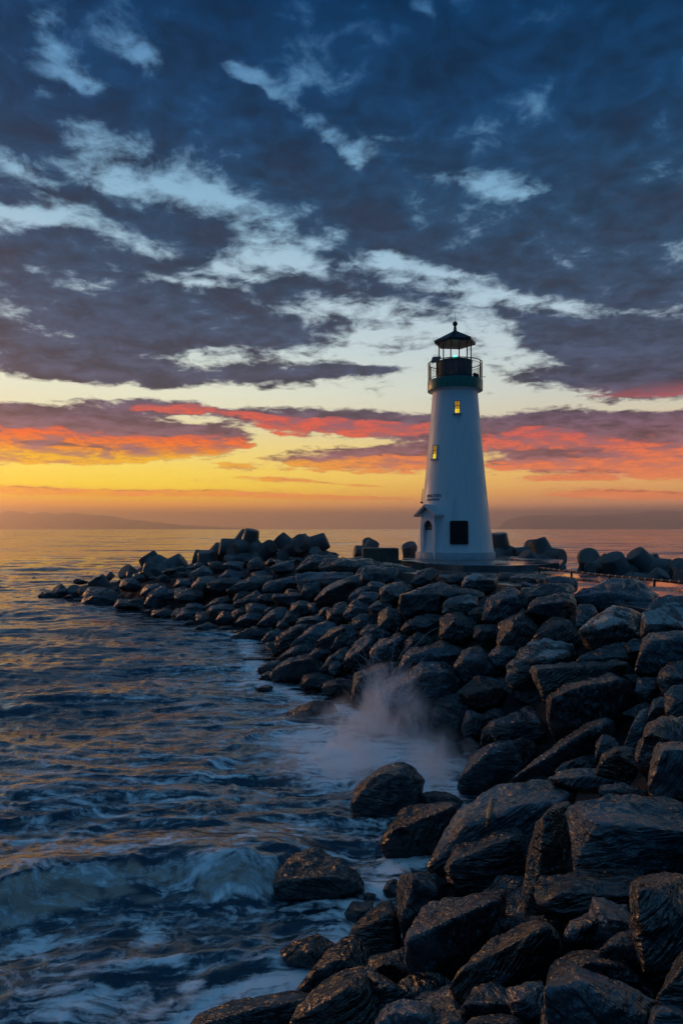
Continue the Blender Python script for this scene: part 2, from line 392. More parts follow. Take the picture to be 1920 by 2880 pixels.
# a faint physical dusk sky added to it
ns = t.new('ShaderNodeTexSky', sky_type='NISHITA'); ns.sun_disc = False; ns.sun_elevation = R(1.5); ns.sun_rotation = R(-48); ns.altitude = 0
skn = t.mix(1., sky, t.vmath('SCALE', ns.outputs[0], scale=.0008), 'ADD')
sky = t.mix(t.rng(dz, -.02, .0), s2l((40, 60, 80)), skn)
t.put(bg.inputs['Color'], sky); bg.inputs['Strength'].default_value = 1.

# low sun glow from the left
sun = bpy.data.lights.new('sun', 'SUN'); sun.energy = .7; sun.angle = R(12); sun.color = (1., .42, .16)
so = bpy.data.objects.new('sun', sun); COL.objects.link(so)
sa, se = R(-46), R(7)
sd = Vector((math.sin(sa)*math.cos(se), math.cos(sa)*math.cos(se), math.sin(se)))
so.rotation_euler = (-sd).to_track_quat('-Z', 'Y').to_euler()

# ------------------------------------------------------------------ jetty height field
SH = [(-21.6, 48.6), (-16.5, 43.6), (-12, 38.6), (-8, 35.2), (-5.2, 31.6), (-3.7, 28.6), (-2.9, 24.5), (-2.4, 21.2), (-.9, 19.1), (.5, 17.2), (2.0, 14.6), (2.35, 12.2), (1.5, 10.2),
      (.85, 9.1), (.35, 7.7), (-.3, 6.8), (-1.1, 6.1), (-1.9, 5.0), (-2.4, 3), (-2.6, 0), (-2.6, -6), (20, -6), (19, 20), (18, 34), (15, 45), (6, 51), (-5, 54), (-15, 55), (-21, 52)]
SHn = np.array(SH)
def sdist(x, y):
    x = np.asarray(x, float); y = np.asarray(y, float)
    d = np.full(x.shape, 1e9); ins = np.zeros(x.shape, bool)
    n = len(SH)
    for i in range(n):
        ax, ay = SH[i]; bx, by = SH[(i+1) % n]
        ex, ey = bx-ax, by-ay
        tt = np.clip(((x-ax)*ex+(y-ay)*ey)/(ex*ex+ey*ey), 0, 1)
        d = np.minimum(d, np.hypot(x-ax-tt*ex, y-ay-tt*ey))
        if ay != by:
            ins ^= ((ay > y) != (by > y)) & (x < (bx-ax)*(y-ay)/(by-ay)+ax)
    return np.where(ins, d, -d)
def hgt(x, y):
    x = np.asarray(x, float); y = np.asarray(y, float)
    s = sdist(x, y)
    crest = np.interp(x, [-21, -16, -11, -7, -3, 0], [.9, 1.5, 2.1, 2.7, 2.95, 2.72])
    h = .02+s*np.where(s > 0, .60, .5)
    return np.maximum(np.minimum(h, crest), -2.)

# ground under the boulders
gx, gy = np.meshgrid(np.linspace(-26, 24, 260), np.linspace(-8, 60, 340))
gz = hgt(gx, gy)-.42-.35*sstep(-3, -8, gx)+.12*fbm(gx*1.3, gy*1.3, o=3)
gz = np.minimum(gz, 2.5)
V = np.stack([gx.ravel(), gy.ravel(), gz.ravel()], 1); n0, n1_ = gx.shape
idx = np.arange(n0*n1_).reshape(n0, n1_)
Fq = np.stack([idx[:-1, :-1].ravel(), idx[:-1, 1:].ravel(), idx[1:, 1:].ravel(), idx[1:, :-1].ravel()], 1)
GRD = simple('dark rubble', (.012, .013, .014), .7, 0, .4, 3, .6, .1)
tag(link_mesh('ground', V, Fq, GRD, smooth=True), kind='structure')

# ------------------------------------------------------------------ boulders
import bmesh
def icos(n):
    bm = bmesh.new(); bmesh.ops.create_icosphere(bm, subdivisions=n, radius=1)
    v = np.array([p.co[:] for p in bm.verts]); f = np.array([[q.index for q in p.verts] for p in bm.faces]); bm.free()
    return v/np.linalg.norm(v, axis=1)[:, None], f
ICO = {n: icos(n) for n in (3, 4, 5, 6)}
def hull_planes(P):
    bm = bmesh.new(); vs = [bm.verts.new(p) for p in P]
    bmesh.ops.convex_hull(bm, input=vs)
    out = []
    bm.faces.ensure_lookup_table()
    for f in bm.faces:
        f.normal_update()
        if f.calc_area() < 1e-4: continue
        nn = np.array(f.normal[:]); dd = float(nn @ np.array(f.verts[0].co[:]))
        if dd < 0: nn, dd = -nn, -dd
        if dd < 1e-3: continue
        if any(nn @ q[0] > .985 for q in out): continue
        out.append((nn, dd))
    bm.free(); return out
def boulder(name, P, lvl, m, seed, p=130, amp=1.):
    P = np.asarray(P, float)
    lo, hi = P.min(0), P.max(0); c = P.mean(0)*.5+(lo+hi)*.25; ex = np.maximum((hi-lo)/2, 1e-3)
    Q = (P-c)/ex
    pl = hull_planes(Q)
    rs = np.random.RandomState(seed)
    for _ in range(5 if lvl > 4 else 8):                       # chipped corners
        nn = rs.normal(size=3); nn /= np.linalg.norm(nn)
        sup = (Q @ nn).max(); pl.append((nn, sup*(rs.uniform(.80, .97) if lvl > 4 else rs.uniform(.74, .93))))
    Dv, Fc = ICO[lvl]
    acc = np.zeros(len(Dv))
    for nn, dd in pl:
        acc += np.maximum(Dv @ nn/dd, 0)**p
    r = acc**(-1./p)
    X = Dv*r[:, None]*ex
    sz = float(ex.mean())
    o = rs.uniform(0, 90, 3)
    q = X/sz
    nrm = Dv/ex; nrm /= np.linalg.norm(nrm, axis=1)[:, None]
    a = rs.uniform(-.9, .9)
    ca, sa_ = math.cos(a), math.sin(a)
    qx, qz = q[:, 0]*ca-q[:, 2]*sa_, q[:, 0]*sa_+q[:, 2]*ca
    disp = (.06 if lvl > 4 else .03)*fbm(qx*1.3+o[0], q[:, 1]*1.3+o[1], qz*1.6+o[2], 3)
    if lvl >= 3:
        disp = disp+(.06 if lvl > 4 else .04)*ridged(qx*1.5+o[2], q[:, 1]*2.+o[0], qz*4.5+o[1], 3 if lvl == 4 else 4, .5)*(.5+.5*fbm(q[:, 0]+o[1], q[:, 1], q[:, 2], 2))
        # stepped ledges along the bedding
        ph = qz*3.2+.5*vn(qx*1.2+o[0], q[:, 1]*1.2, qz*0)+o[2]
        st_ = np.abs((ph % 1.)-.5)*2
        disp = disp-.05*sstep(.86, 1., st_)*(.5+.5*vn(q[:, 0]*1.5, q[:, 1]*1.5+o[1], q[:, 2]))
    if lvl >= 5:                        # fine ribs of the foliated stone
        w0 = vn(q[:, 0]*1.1+o[0], q[:, 1]*1.1, qz*1.1+o[2])
        disp = disp+(.020 if lvl == 6 else .014)*rs.uniform(.25, 1.3)*ridged(qx*2.4+w0+o[1], q[:, 1]*4.5+o[2], qz*11.+1.5*w0, 2, .5)*(.6+.6*w0)
    X = X+nrm*(disp*sz*amp)[:, None]
    o_ = link_mesh(name, X, Fc, m, smooth=True)
    o_.location = tuple(c)
    if lvl <= 4: o_.data.set_sharp_from_angle(angle=R(32))
    return o_

RG = {'A': (1220, 1640, .44643), 'B': (1220, 2200, .44643), 'C': (520, 2280, .44643), 'D': (620, 1840, .44643),
      'E': (500, 1600, .3189), 'G': (960, 1580, .3189), 'H': (900, 1400, .6505), 'I': (80, 1440, .5867), 'X': (0, 0, 1.)}
def ray_ground(u, v):
    Y = np.concatenate([np.arange(2.2, 14, .04), np.arange(14, 60, .1)])
    X = (u-U0)/F*Y; Z = H-(v-HZ)/F*Y
    hh = np.maximum(hgt(X, Y), .0)
    b = np.nonzero(Z <= hh)[0]
    if len(b): return Y[b[0]]
    return Y[np.argmin(Z-hh)]
# outline points in the photo (region letter, outline, front ridge points, material, label)
RK = []
def rk(reg, out, ridge=(), m='d', label=None, dy=0., dd=1.):
    x0, y0, s = RG[reg]
    RK.append(([(x0+s*a, y0+s*b) for a, b in out], [(x0+s*a, y0+s*b) for a, b in ridge], m, label, dy, dd))
rk('B', [(-40,560),(0,340),(90,230),(200,150),(330,60),(460,5),(760,-10),(920,30),(740,160),(540,320),(120,560)], [(560,300),(740,150),(60,520)], 'g', 'huge rough grey slab that carries the driftwood stick on its face')
rk('B', [(60,570),(120,400),(210,330),(330,290),(500,290),(610,370),(590,480),(480,560),(330,690),(180,700)], [(130,500),(300,440),(520,330)], 'd', 'wedge boulder with a ribbed shining top just below the driftwood stick')
rk('B', [(640,260),(760,130),(870,120),(840,330),(820,560),(780,600),(640,840),(560,840),(570,500)], [(700,200),(650,480)], 'b', 'tall narrow dark rock column standing between the driftwood slab and the large blue grey slab')
rk('B', [(850,300),(880,130),(1060,100),(1470,75),(1568,160),(1700,260),(1600,370),(1170,340),(1080,540),(1000,590),(880,580)], [(960,260),(1160,290),(1568,320)], 'g', 'broad blue grey slab with a ragged brown broken front, above the right foreground hollow')
rk('B', [(640,620),(700,580),(880,600),(1100,560),(1330,530),(1400,590),(1260,690),(1150,830),(900,880),(680,840),(640,740)], [(680,780),(820,690),(980,660),(1240,690)], 'd', 'low wide slab with a sunlit left tip under the hollow at right')
rk('B', [(810,950),(860,880),(1040,800),(1210,740),(1225,780),(1100,920),(990,1020),(830,1050)], [(1000,880),(840,1010)], 'd', 'thin triangular slab leaning up to the right beneath the low wide slab')
rk('B', [(1250,640),(1360,620),(1430,600),(1490,570),(1640,580),(1700,900),(1560,1040),(1500,1100),(1370,1190),(1320,1180),(1270,980),(1240,800)], [(1300,700),(1330,1120),(1440,760)], 'b', 'large brown blunt boulder cut by the right edge of the photo, its lower end pointed')
rk('X', [(1137,2700),(1150,2620),(1190,2560),(1240,2540),(1330,2515),(1415,2500),(1420,2515),(1385,2610),(1335,2680),(1240,2745),(1165,2765)], [(1150,2640),(1255,2610),(1395,2535)], 'd', 'thick tilted slab with finely ribbed silver top left of the hollow at right')
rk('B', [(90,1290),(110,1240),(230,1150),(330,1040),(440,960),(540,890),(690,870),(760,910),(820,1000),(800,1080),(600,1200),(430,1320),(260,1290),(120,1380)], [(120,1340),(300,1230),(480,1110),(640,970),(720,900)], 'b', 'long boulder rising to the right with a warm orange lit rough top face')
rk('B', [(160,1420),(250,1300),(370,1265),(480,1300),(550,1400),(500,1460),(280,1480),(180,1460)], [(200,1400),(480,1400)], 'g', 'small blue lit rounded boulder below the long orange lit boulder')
rk('B', [(680,1360),(760,1190),(820,1135),(960,1200),(1150,1260),(1390,1370),(1300,1500),(1250,1640),(680,1640),(660,1480)], [(700,1300),(900,1270),(1120,1410)], 'g', 'peaked boulder with smooth sloping grey top at the foot of the photo')
rk('B', [(690,1300),(720,1180),(860,1070),(1000,1060),(1260,1120),(1300,1250),(1380,1350),(1200,1350),(900,1300)], [(880,1130),(1150,1150)], 'd', 'dark boulder in shade directly behind the peaked grey boulder', .3)
rk('B', [(1380,1400),(1460,1290),(1520,1120),(1580,1040),(1700,1100),(1700,1500),(1500,1460)], [(1480,1350),(1550,1200)], 'b', 'steep brown boulder on the right edge just above the bottom corner')
rk('B', [(1350,1520),(1380,1420),(1480,1380),(1560,1420),(1620,1560),(1500,1640),(1350,1640)], [(1400,1450),(1520,1450)], 'd', 'blocky boulder in the bottom right corner')
rk('B', [(180,1530),(250,1480),(420,1450),(540,1480),(590,1600),(500,1660),(180,1640)], [(260,1520),(500,1520)], 'b', 'brown rock top cut by the bottom edge, left of the peaked boulder')
rk('B', [(20,1520),(60,1460),(200,1430),(240,1480),(180,1560),(40,1600)], (), 'd', 'small dark stone tucked left of the brown rock on the bottom edge')
rk('B', [(470,1310),(560,1270),(680,1260),(680,1480),(600,1500),(500,1420)], (), 'd', 'shaded dark block wedged between the long orange lit boulder and the peaked boulder')
rk('B', [(1030,1070),(1160,960),(1250,930),(1280,1050),(1250,1120),(1100,1110)], (), 'd')
rk('B', [(1110,570),(1150,515),(1230,530),(1210,580)], (), 'd')
rk('D', [(1010,1190),(1060,1100),(1180,960),(1400,915),(1520,945),(1440,1060),(1400,1200),(1260,1290),(1060,1300)], [(1040,1160),(1240,1130),(1340,1010),(1480,955)], 'd', 'broad grey topped boulder beside the dark pool, right below the boulder swept by spray')
rk('C', [(560,470),(570,380),(700,270),(840,220),(930,290),(960,370),(1100,430),(1150,470),(1030,520),(900,560),(700,560),(570,540)], [(800,400),(700,430)], 'd', 'black weedy rock standing alone in the surf with a low tail to the right')
rk('C', [(1340,450),(1360,420),(1430,390),(1500,375),(1568,385),(1640,440),(1640,520),(1520,600),(1440,680),(1390,800),(1350,720)], [(1425,420),(1425,640),(1580,520)], 'd', 'upright boulder with a brown left face and shiny blue right face by the water')
rk('C', [(1020,780),(1110,680),(1200,580),(1300,555),(1350,640),(1350,880),(1170,900),(1080,840)], [(1160,720),(1290,640)], 'd', 'black broken rock at the water between the surf pool and the upright two faced boulder')
rk('C', [(590,880),(660,840),(830,770),(960,840),(900,910),(800,990),(640,960)], [(780,880)], 'd', 'jagged black weedy rock low in the water above the bottom left slab')
rk('C', [(710,1140),(790,1010),(930,900),(990,800),(1070,780),(1150,880),(1150,980),(1100,1010),(860,1170)], [(830,1010),(960,940),(1120,960)], 'd', 'rounded dark blue boulder behind the glowing orange slab at the bottom')
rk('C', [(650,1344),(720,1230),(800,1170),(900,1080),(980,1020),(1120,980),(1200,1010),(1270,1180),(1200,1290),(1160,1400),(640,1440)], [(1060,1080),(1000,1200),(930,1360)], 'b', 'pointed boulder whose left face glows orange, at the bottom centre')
rk('C', [(1150,990),(1260,1060),(1440,1170),(1420,1200),(1280,1240),(1200,1130),(1120,1030)], (), 'd', 'narrow dark ledge sloping down to the right from the glowing orange boulder')
rk('C', [(-20,1400),(80,1290),(300,1220),(480,1180),(680,1135),(820,1160),(720,1290),(620,1420),(0,1480)], [(100,1350),(380,1260),(600,1240),(790,1180)], 'd', 'long low slab with glittering top edge, the leftmost rock on the bottom edge')
rk('C', [(1170,1400),(1230,1260),(1360,1190),(1568,1240),(1640,1400),(1500,1460),(1200,1460)], [(1300,1270),(1520,1290)], 'g', 'blue streaked domed rock on the bottom edge right of the glowing orange boulder')
rk('C', [(1160,930),(1200,920),(1370,890),(1390,1020),(1280,1060),(1170,1040)], (), 'd')
rk('C', [(1250,500),(1270,450),(1340,430),(1345,530),(1280,560)], (), 'd')
rk('C', [(1120,530),(1150,515),(1200,525),(1200,560),(1150,560)], (), 'd')
rk('C', [(1440,1190),(1510,1140),(1600,1140),(1600,1230),(1480,1230)], (), 'd')
rk('C', [(1010,640),(1060,580),(1180,570),(1170,650),(1080,700)], (), 'd')
rk('D', [(820,960),(860,860),(940,820),(940,770),(1000,720),(1150,680),(1200,690),(1215,720),(1280,800),(1240,900),(1180,990),(1050,1050),(880,1030)], [(980,770),(1120,750),(1210,790),(930,860)], 'd', 'big black knobbly boulder standing in the surf just below the spray')
rk('D', [(380,430),(400,380),(480,330),(640,280),(700,290),(745,350),(600,410),(450,440)], [(560,360)], 'd', 'black wedge of rock washed by foam left of the spray')
rk('D', [(220,215),(280,190),(330,205),(320,225),(230,228)], (), 'd', 'small flat rock alone in the water above the foam washed wedge')
rk('D', [(225,95),(330,40),(400,30),(400,90),(240,105)], (), 'd')
rk('D', [(240,150),(300,105),(345,120),(320,155)], (), 'd')
rk('D', [(490,205),(520,140),(600,115),(690,115),(730,160),(640,210)], [(560,155)], 'd')
rk('D', [(640,215),(680,165),(760,155),(830,170),(850,240),(700,235)], (), 'b')
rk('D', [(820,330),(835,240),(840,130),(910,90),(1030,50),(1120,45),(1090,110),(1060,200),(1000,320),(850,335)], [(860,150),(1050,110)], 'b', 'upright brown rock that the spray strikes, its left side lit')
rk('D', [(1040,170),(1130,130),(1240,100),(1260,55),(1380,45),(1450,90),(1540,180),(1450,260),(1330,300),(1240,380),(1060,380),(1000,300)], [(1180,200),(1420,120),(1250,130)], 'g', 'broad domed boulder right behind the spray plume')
rk('D', [(1090,400),(1200,350),(1340,325),(1420,350),(1510,410),(1480,500),(1350,520),(1200,480)], [(1240,410),(1400,400)], 'd', 'low dark boulder right of the spray foot, below the broad domed boulder')
rk('D', [(1340,310),(1400,270),(1480,250),(1568,270),(1620,330),(1568,420),(1480,390)], [(1450,320)], 'g')
rk('D', [(1480,250),(1520,210),(1568,170),(1640,180),(1610,260)], (), 'b')
rk('D', [(1100,90),(1140,20),(1180,-30),(1480,-60),(1510,0),(1470,60),(1360,40),(1250,60),(1200,110)], [(1200,20),(1400,10)], 'd', 'wide dark slab behind the broad domed boulder near the spray')
rk('D', [(1250,900),(1270,870),(1400,870),(1520,930),(1300,940)], (), 'd')
rk('A', [(50,190),(60,130),(110,80),(200,70),(290,85),(290,150),(220,190)], [(120,130),(230,120)], 'p', 'grey boulder with a pale cracked patch on its right end, below the tower')
rk('A', [(300,240),(330,110),(400,50),(480,10),(540,50),(560,140),(440,240)], [(400,110),(500,90)], 'd')
rk('A', [(540,150),(550,30),(700,0),(900,10),(870,60),(720,110),(600,150)], [(600,90),(800,60)], 'b')
rk('A', [(575,180),(620,110),(720,70),(870,60),(900,140),(800,220),(680,200)], [(640,130),(840,110)], 'd')
rk('A', [(870,110),(880,60),(960,20),(1080,-20),(1200,-40),(1300,-10),(1420,70),(1380,150),(1200,150),(1080,160),(900,160)], [(900,80),(1100,60),(1350,100)], 'g', 'large smooth domed crest boulder against the wet walkway near the right edge')
rk('A', [(900,300),(960,250),(1060,180),(1130,135),(1250,150),(1300,190),(1280,330),(1180,370),(1000,400)], [(1000,310),(1180,240)], 'p', 'reddish brown boulder flecked with pale specks near the upper right')
rk('A', [(1280,330),(1290,230),(1330,180),(1400,90),(1500,70),(1640,80),(1640,300),(1450,300)], [(1300,260),(1420,250),(1600,290)], 'p', 'big dark boulder on the right edge with a white oval patch on its left end')
rk('A', [(390,400),(410,250),(480,210),(560,180),(640,240),(660,330),(560,430),(450,410)], [(480,340),(545,210)], 'b')
rk('A', [(590,390),(620,340),(690,250),(740,210),(820,230),(900,280),(930,370),(860,400)], [(720,370),(750,270),(820,260)], 'b')
rk('A', [(450,600),(460,510),(560,410),(600,375),(760,370),(870,380),(900,450),(850,500),(620,540),(560,600),(490,660)], [(540,500),(640,510),(800,470)], 'p', 'boulder with large pale white blotches on its flat top, mid slope at right')
rk('A', [(890,490),(930,450),(1040,430),(1100,380),(1170,360),(1290,400),(1240,480),(1120,510),(1000,510)], [(1000,480),(1200,460)], 'g', 'blue green hollowed rock right of the white blotched boulder')
rk('A', [(620,620),(620,530),(780,505),(1000,500),(1200,485),(1240,540),(1200,600),(1060,590),(880,640),(680,730)], [(640,550),(860,545),(1200,515)], 'b', 'long flat topped slab with wet shining edge below the white blotched boulder')
rk('A', [(1280,480),(1310,310),(1420,300),(1640,310),(1640,480),(1500,530),(1400,590),(1260,560)], [(1330,350),(1480,380),(1640,380)], 'd', 'black squarish boulder on the right edge below the boulder with the white oval')
rk('A', [(710,740),(730,700),(860,670),(900,620),(1130,575),(1260,620),(1270,730),(1170,840),(960,880),(740,965),(715,900)], [(740,730),(900,660),(1130,610),(770,930),(1150,800)], 'd', 'huge dark flat faced boulder leaning left in the middle of the right slope')
rk('A', [(120,530),(180,420),(270,395),(340,430),(390,480),(380,560),(200,620)], [(190,480),(350,490)], 'g', 'boulder with a blue top and thin orange lit left edge, mid slope')
rk('A', [(350,450),(400,400),(470,390),(530,450),(470,520),(400,520)], (), 'd')
rk('A', [(-60,620),(-40,520),(40,490),(130,560),(200,630),(100,700),(-20,720)], [(40,540)], 'g')
rk('A', [(140,690),(260,590),(360,600),(450,600),(490,650),(400,760),(280,780),(200,730)], [(240,700),(380,660)], 'b')
rk('A', [(0,760),(40,720),(140,695),(260,740),(250,800),(160,850),(60,790)], [(140,750)], 'g')
rk('A', [(-50,900),(0,780),(60,775),(140,820),(170,870),(130,940),(20,950)], [(40,830)], 'g')
rk('A', [(170,900),(210,800),(300,820),(330,850),(290,960),(200,980)], [(230,850)], 'd')
rk('A', [(340,920),(340,870),(480,815),(520,820),(630,765),(660,830),(700,960),(600,990),(390,1000)], [(350,905),(560,880),(670,860)], 'g', 'ledge like rock with a blue sheeny top left of the huge flat faced boulder')
rk('A', [(290,990),(300,930),(350,880),(380,960),(370,1010),(300,1030)], (), 'b')
rk('A', [(140,1310),(150,1240),(220,1130),(300,1050),(380,1005),(540,990),(610,970),(650,1050),(560,1180),(450,1260),(280,1310)], [(260,1230),(330,1110),(390,1020)], 'd', 'boulder with a silvery streaked left face right of the dark pool')
rk('A', [(460,1260),(640,1120),(820,980),(950,890),(1080,840),(1140,870),(1130,950),(1000,1060),(860,1120),(700,1200),(560,1250)], [(640,1150),(830,1010),(960,920),(1060,890)], 'd', 'long thin blade of rock rising to the right beneath the huge flat faced boulder')
rk('A', [(1010,1110),(1020,1010),(1060,950),(1130,960),(1170,1030),(1100,1110)], [(1050,1010)], 'd')
rk('A', [(1000,1170),(1060,1080),(1150,1030),(1270,1040),(1280,1180),(1200,1250),(1080,1210)], [(1070,1150),(1140,1060)], 'b')
rk('A', [(770,1180),(830,1125),(900,1100),(1000,1070),(1010,1160),(900,1200)], (), 'd')
rk('A', [(1270,1160),(1280,1000),(1340,880),(1430,835),(1568,840),(1640,900),(1640,1020),(1420,1040),(1350,1200),(1300,1210)], [(1340,950),(1330,1130)], 'b', 'tall round shouldered boulder with vertical grooves on the right edge')
rk('A', [(1340,1300),(1350,1180),(1400,1020),(1450,1000),(1568,975),(1640,1000),(1660,1344),(1400,1360)], [(1430,1050),(1390,1220),(1600,1060)], 'g', 'steep blue edged boulder below the grooved one on the right edge')
rk('A', [(1460,820),(1460,700),(1500,660),(1640,650),(1640,830),(1500,830)], (), 'b')
rk('A', [(1410,600),(1430,560),(1500,500),(1568,490),(1640,500),(1640,640),(1500,660),(1460,700)], (), 'b')
rk('A', [(1340,860),(1380,740),(1450,720),(1465,800),(1400,860)], (), 'g')
rk('A', [(740,1230),(790,1190),(1000,1180),(1120,1210),(1230,1245),(1100,1280),(900,1280)], (), 'g')
rk('A', [(1050,1320),(1060,1280),(1200,1265),(1320,1290),(1330,1340),(1150,1360)], (), 'd')
rk('A', [(560,1240),(640,1185),(740,1200),(750,1250)], (), 'd')
rk('A', [(1190,1040),(1240,940),(1290,820),(1340,800),(1330,880),(1280,1000),(1260,1060)], (), 'g')
rk('A', [(1270,680),(1290,600),(1400,600),(1420,660),(1340,720)], (), 'd')
rk('A', [(900,250),(900,140),(1000,130),(1020,180),(960,260)], (), 'd')
rk('A', [(30,340),(40,220),(130,180),(250,220),(290,300),(180,340)], [(130,230)], 'b')
rk('A', [(250,350),(260,270),(400,260),(390,330),(320,360)], (), 'd')
rk('A', [(100,350),(130,280),(200,265),(210,320),(170,360)], (), 'd')
rk('G', [(500,400),(510,290),(600,270),(700,230),(840,180),(970,210),(980,250),(870,330),(860,440),(700,460),(550,470),(490,430)], [(530,295),(720,315),(880,275)], 'd', 'squared block with a smooth blue top, centre of the slope below the pad')
rk('G', [(330,320),(340,240),(400,200),(540,200),(600,230),(500,310),(400,350)], [(380,260)], 'b')
rk('G', [(0,200),(10,150),(150,115),(190,190),(120,240),(20,240)], (), 'd')
rk('G', [(210,230),(260,170),(390,190),(340,240),(310,270)], (), 'g')
rk('G', [(110,130),(160,50),(300,30),(500,60),(480,140),(280,150)], [(250,80)], 'b')
rk('G', [(600,190),(650,120),(720,70),(800,50),(870,100),(800,170),(680,200)], [(700,130)], 'g')
rk('G', [(1050,220),(1080,150),(1150,90),(1360,130),(1390,200),(1280,260),(1150,240)], [(1100,160),(1350,160)], 'p', 'low boulder holding small bright puddles just under the pad edge')
rk('G', [(330,580),(340,440),(400,410),(500,430),(540,530),(480,590)], (), 'b')
rk('G', [(100,580),(100,510),(160,460),(260,460),(270,560),(150,590)], (), 'd')
rk('G', [(510,600),(560,530),(700,460),(860,460),(900,500),(740,580),(600,610)], [(600,560)], 'd')
rk('G', [(860,660),(870,520),(960,450),(1060,450),(1180,520),(1200,600),(1100,660),(950,690)], [(1000,520)], 'b')
rk('G', [(510,840),(560,700),(670,610),(740,640),(830,690),(720,750),(600,810)], [(640,690)], 'd')
rk('G', [(500,960),(540,830),(640,740),(870,680),(1070,740),(1060,820),(880,880),(700,890),(640,980),(520,1000)], [(600,830),(820,780),(1040,780)], 'd', 'broad dark humped boulder above the domed boulder by the spray')
rk('G', [(10,880),(60,780),(200,650),(280,625),(310,690),(220,800),(120,900),(20,950)], [(120,820),(250,710)], 'g', 'leaning ribbed boulder directly above the spray, silvery on its left face')
rk('G', [(240,800),(320,690),(520,620),(590,660),(560,760),(500,860),(300,890)], [(360,750),(520,680)], 'd')
rk('G', [(-60,740),(0,560),(80,560),(150,640),(60,740)], (), 'd')
rk('G', [(150,620),(240,550),(330,555),(440,630),(360,690),(200,660)], [(280,600)], 'g')
rk('G', [(70,320),(110,260),(210,220),(320,260),(300,330),(120,350)], (), 'd')
rk('G', [(920,160),(940,120),(1080,90),(1110,150),(1000,190)], (), 'd')
rk('G', [(1370,150),(1400,90),(1540,110),(1560,150),(1450,180)], (), 'b')
rk('G', [(20,470),(60,390),(140,330),(230,390),(220,440),(60,490)], (), 'd')
rk('G', [(140,330),(180,270),(320,270),(300,340),(220,370)], (), 'd')
rk('G', [(240,400),(330,340),(450,380),(420,420),(280,430)], (), 'd')
rk('G', [(870,300),(930,240),(1100,235),(1240,270),(1230,320),(1000,330)], (), 'd')
rk('E', [(0,250),(0,190),(80,165),(230,190),(220,250),(100,275)], (), 'b')
rk('E', [(120,150),(150,100),(290,70),(320,140),(200,195)], (), 'd')
rk('E', [(270,130),(330,80),(500,60),(560,100),(500,170),(350,190)], (), 'd')
rk('E', [(420,200),(560,120),(700,55),(830,60),(790,130),(640,170)], (), 'b')
rk('E', [(760,180),(790,120),(920,110),(940,80),(1060,60),(1070,120),(900,190)], (), 'g')
rk('E', [(1060,120),(1060,50),(1180,30),(1340,30),(1290,100),(1100,190)], (), 'g')
rk('E', [(1190,290),(1300,150),(1400,100),(1568,70),(1620,130),(1500,190),(1300,250)], [(1320,200),(1500,120)], 'b', 'long rock with a light ridge slanting down left, left of the squared blue topped block')
rk('E', [(820,280),(840,230),(1050,205),(1160,195),(1195,270),(1000,315)], [(840,250),(1100,240)], 'd')
rk('E', [(220,345),(330,270),(480,230),(490,275),(350,335)], (), 'g')
rk('E', [(250,375),(300,330),(480,295),(500,360),(340,410)], (), 'g')
rk('E', [(490,275),(520,220),(600,170),(640,210),(560,280)], (), 'd')
rk('E', [(480,320),(520,270),(700,185),(820,280),(780,320),(560,345)], [(640,260)], 'd')
rk('E', [(600,365),(610,300),(760,310),(800,330),(780,395),(640,400)], (), 'd')
rk('E', [(500,475),(560,410),(680,365),(760,400),(700,470),(560,490)], [(600,430)], 'd')
rk('E', [(480,440),(485,370),(590,335),(615,370),(540,440)], (), 'b')
rk('E', [(340,445),(390,375),(480,380),(485,450),(400,480)], (), 'd')
rk('E', [(690,490),(780,400),(880,340),(970,335),(985,400),(900,460),(800,500)], [(840,400)], 'g')
rk('E', [(980,380),(1010,290),(1080,265),(1240,320),(1220,390),(1080,405)], [(1060,320)], 'd')
rk('E', [(930,445),(970,375),(1080,390),(1060,455),(1000,480)], (), 'b')
rk('E', [(1050,480),(1080,430),(1300,410),(1315,460),(1150,510)], (), 'd')
rk('E', [(1310,450),(1320,360),(1480,300),(1530,380),(1420,490)], [(1360,400)], 'b')
rk('E', [(1000,670),(1050,620),(1250,480),(1330,470),(1400,520),(1200,650),(1080,690)], (), 'g')
rk('E', [(850,660),(870,600),(960,540),(1060,490),(1170,490),(1160,570),(1040,650),(960,700)], [(980,610),(1070,510)], 'd')
rk('E', [(740,635),(800,560),(900,515),(910,580),(840,640)], (), 'g')
rk('E', [(460,608),(560,560),(740,490),(840,500),(800,570),(660,625)], (), 'd')
rk('E', [(870,510),(900,450),(980,460),(985,520)], (), 'd')
rk('E', [(1210,650),(1350,530),(1480,490),(1560,540),(1500,640),(1340,710)], [(1330,610),(1450,530)], 'd')
rk('E', [(1340,710),(1400,580),(1470,510),(1580,560),(1580,660),(1440,730)], [(1420,600)], 'b')
rk('E', [(870,795),(1000,690),(1120,640),(1200,640),(1250,690),(1100,750),(940,805)], [(1040,720)], 'd')
rk('E', [(800,910),(960,800),(1140,740),(1200,760),(1280,830),(1280,930),(1100,965),(820,955)], [(1000,830),(1180,790)], 'd', 'large black boulder with thin lit top edge at the waterline left of the spray')
rk('E', [(1160,760),(1220,690),(1330,690),(1350,740),(1240,785)], (), 'd')
rk('E', [(560,800),(640,775),(700,790),(860,790),(700,815)], (), 'd', 'low flat black rock barely above the water, far left of the spray')
rk('E', [(60,482),(110,445),(160,470),(150,486)], (), 'd')
rk('E', [(160,522),(270,470),(370,510),(300,528)], (), 'd')
rk('E', [(340,536),(400,500),(490,500),(470,530)], (), 'd')
rk('E', [(460,565),(480,535),(600,545),(660,540),(520,570)], (), 'd')
rk('E', [(60,340),(120,290),(230,320),(220,355),(120,370)], (), 'g')
rk('E', [(-50,410),(0,340),(150,370),(150,440),(0,450)], (), 'd')
rk('E', [(160,470),(170,380),(290,380),(330,440),(240,485)], (), 'd')
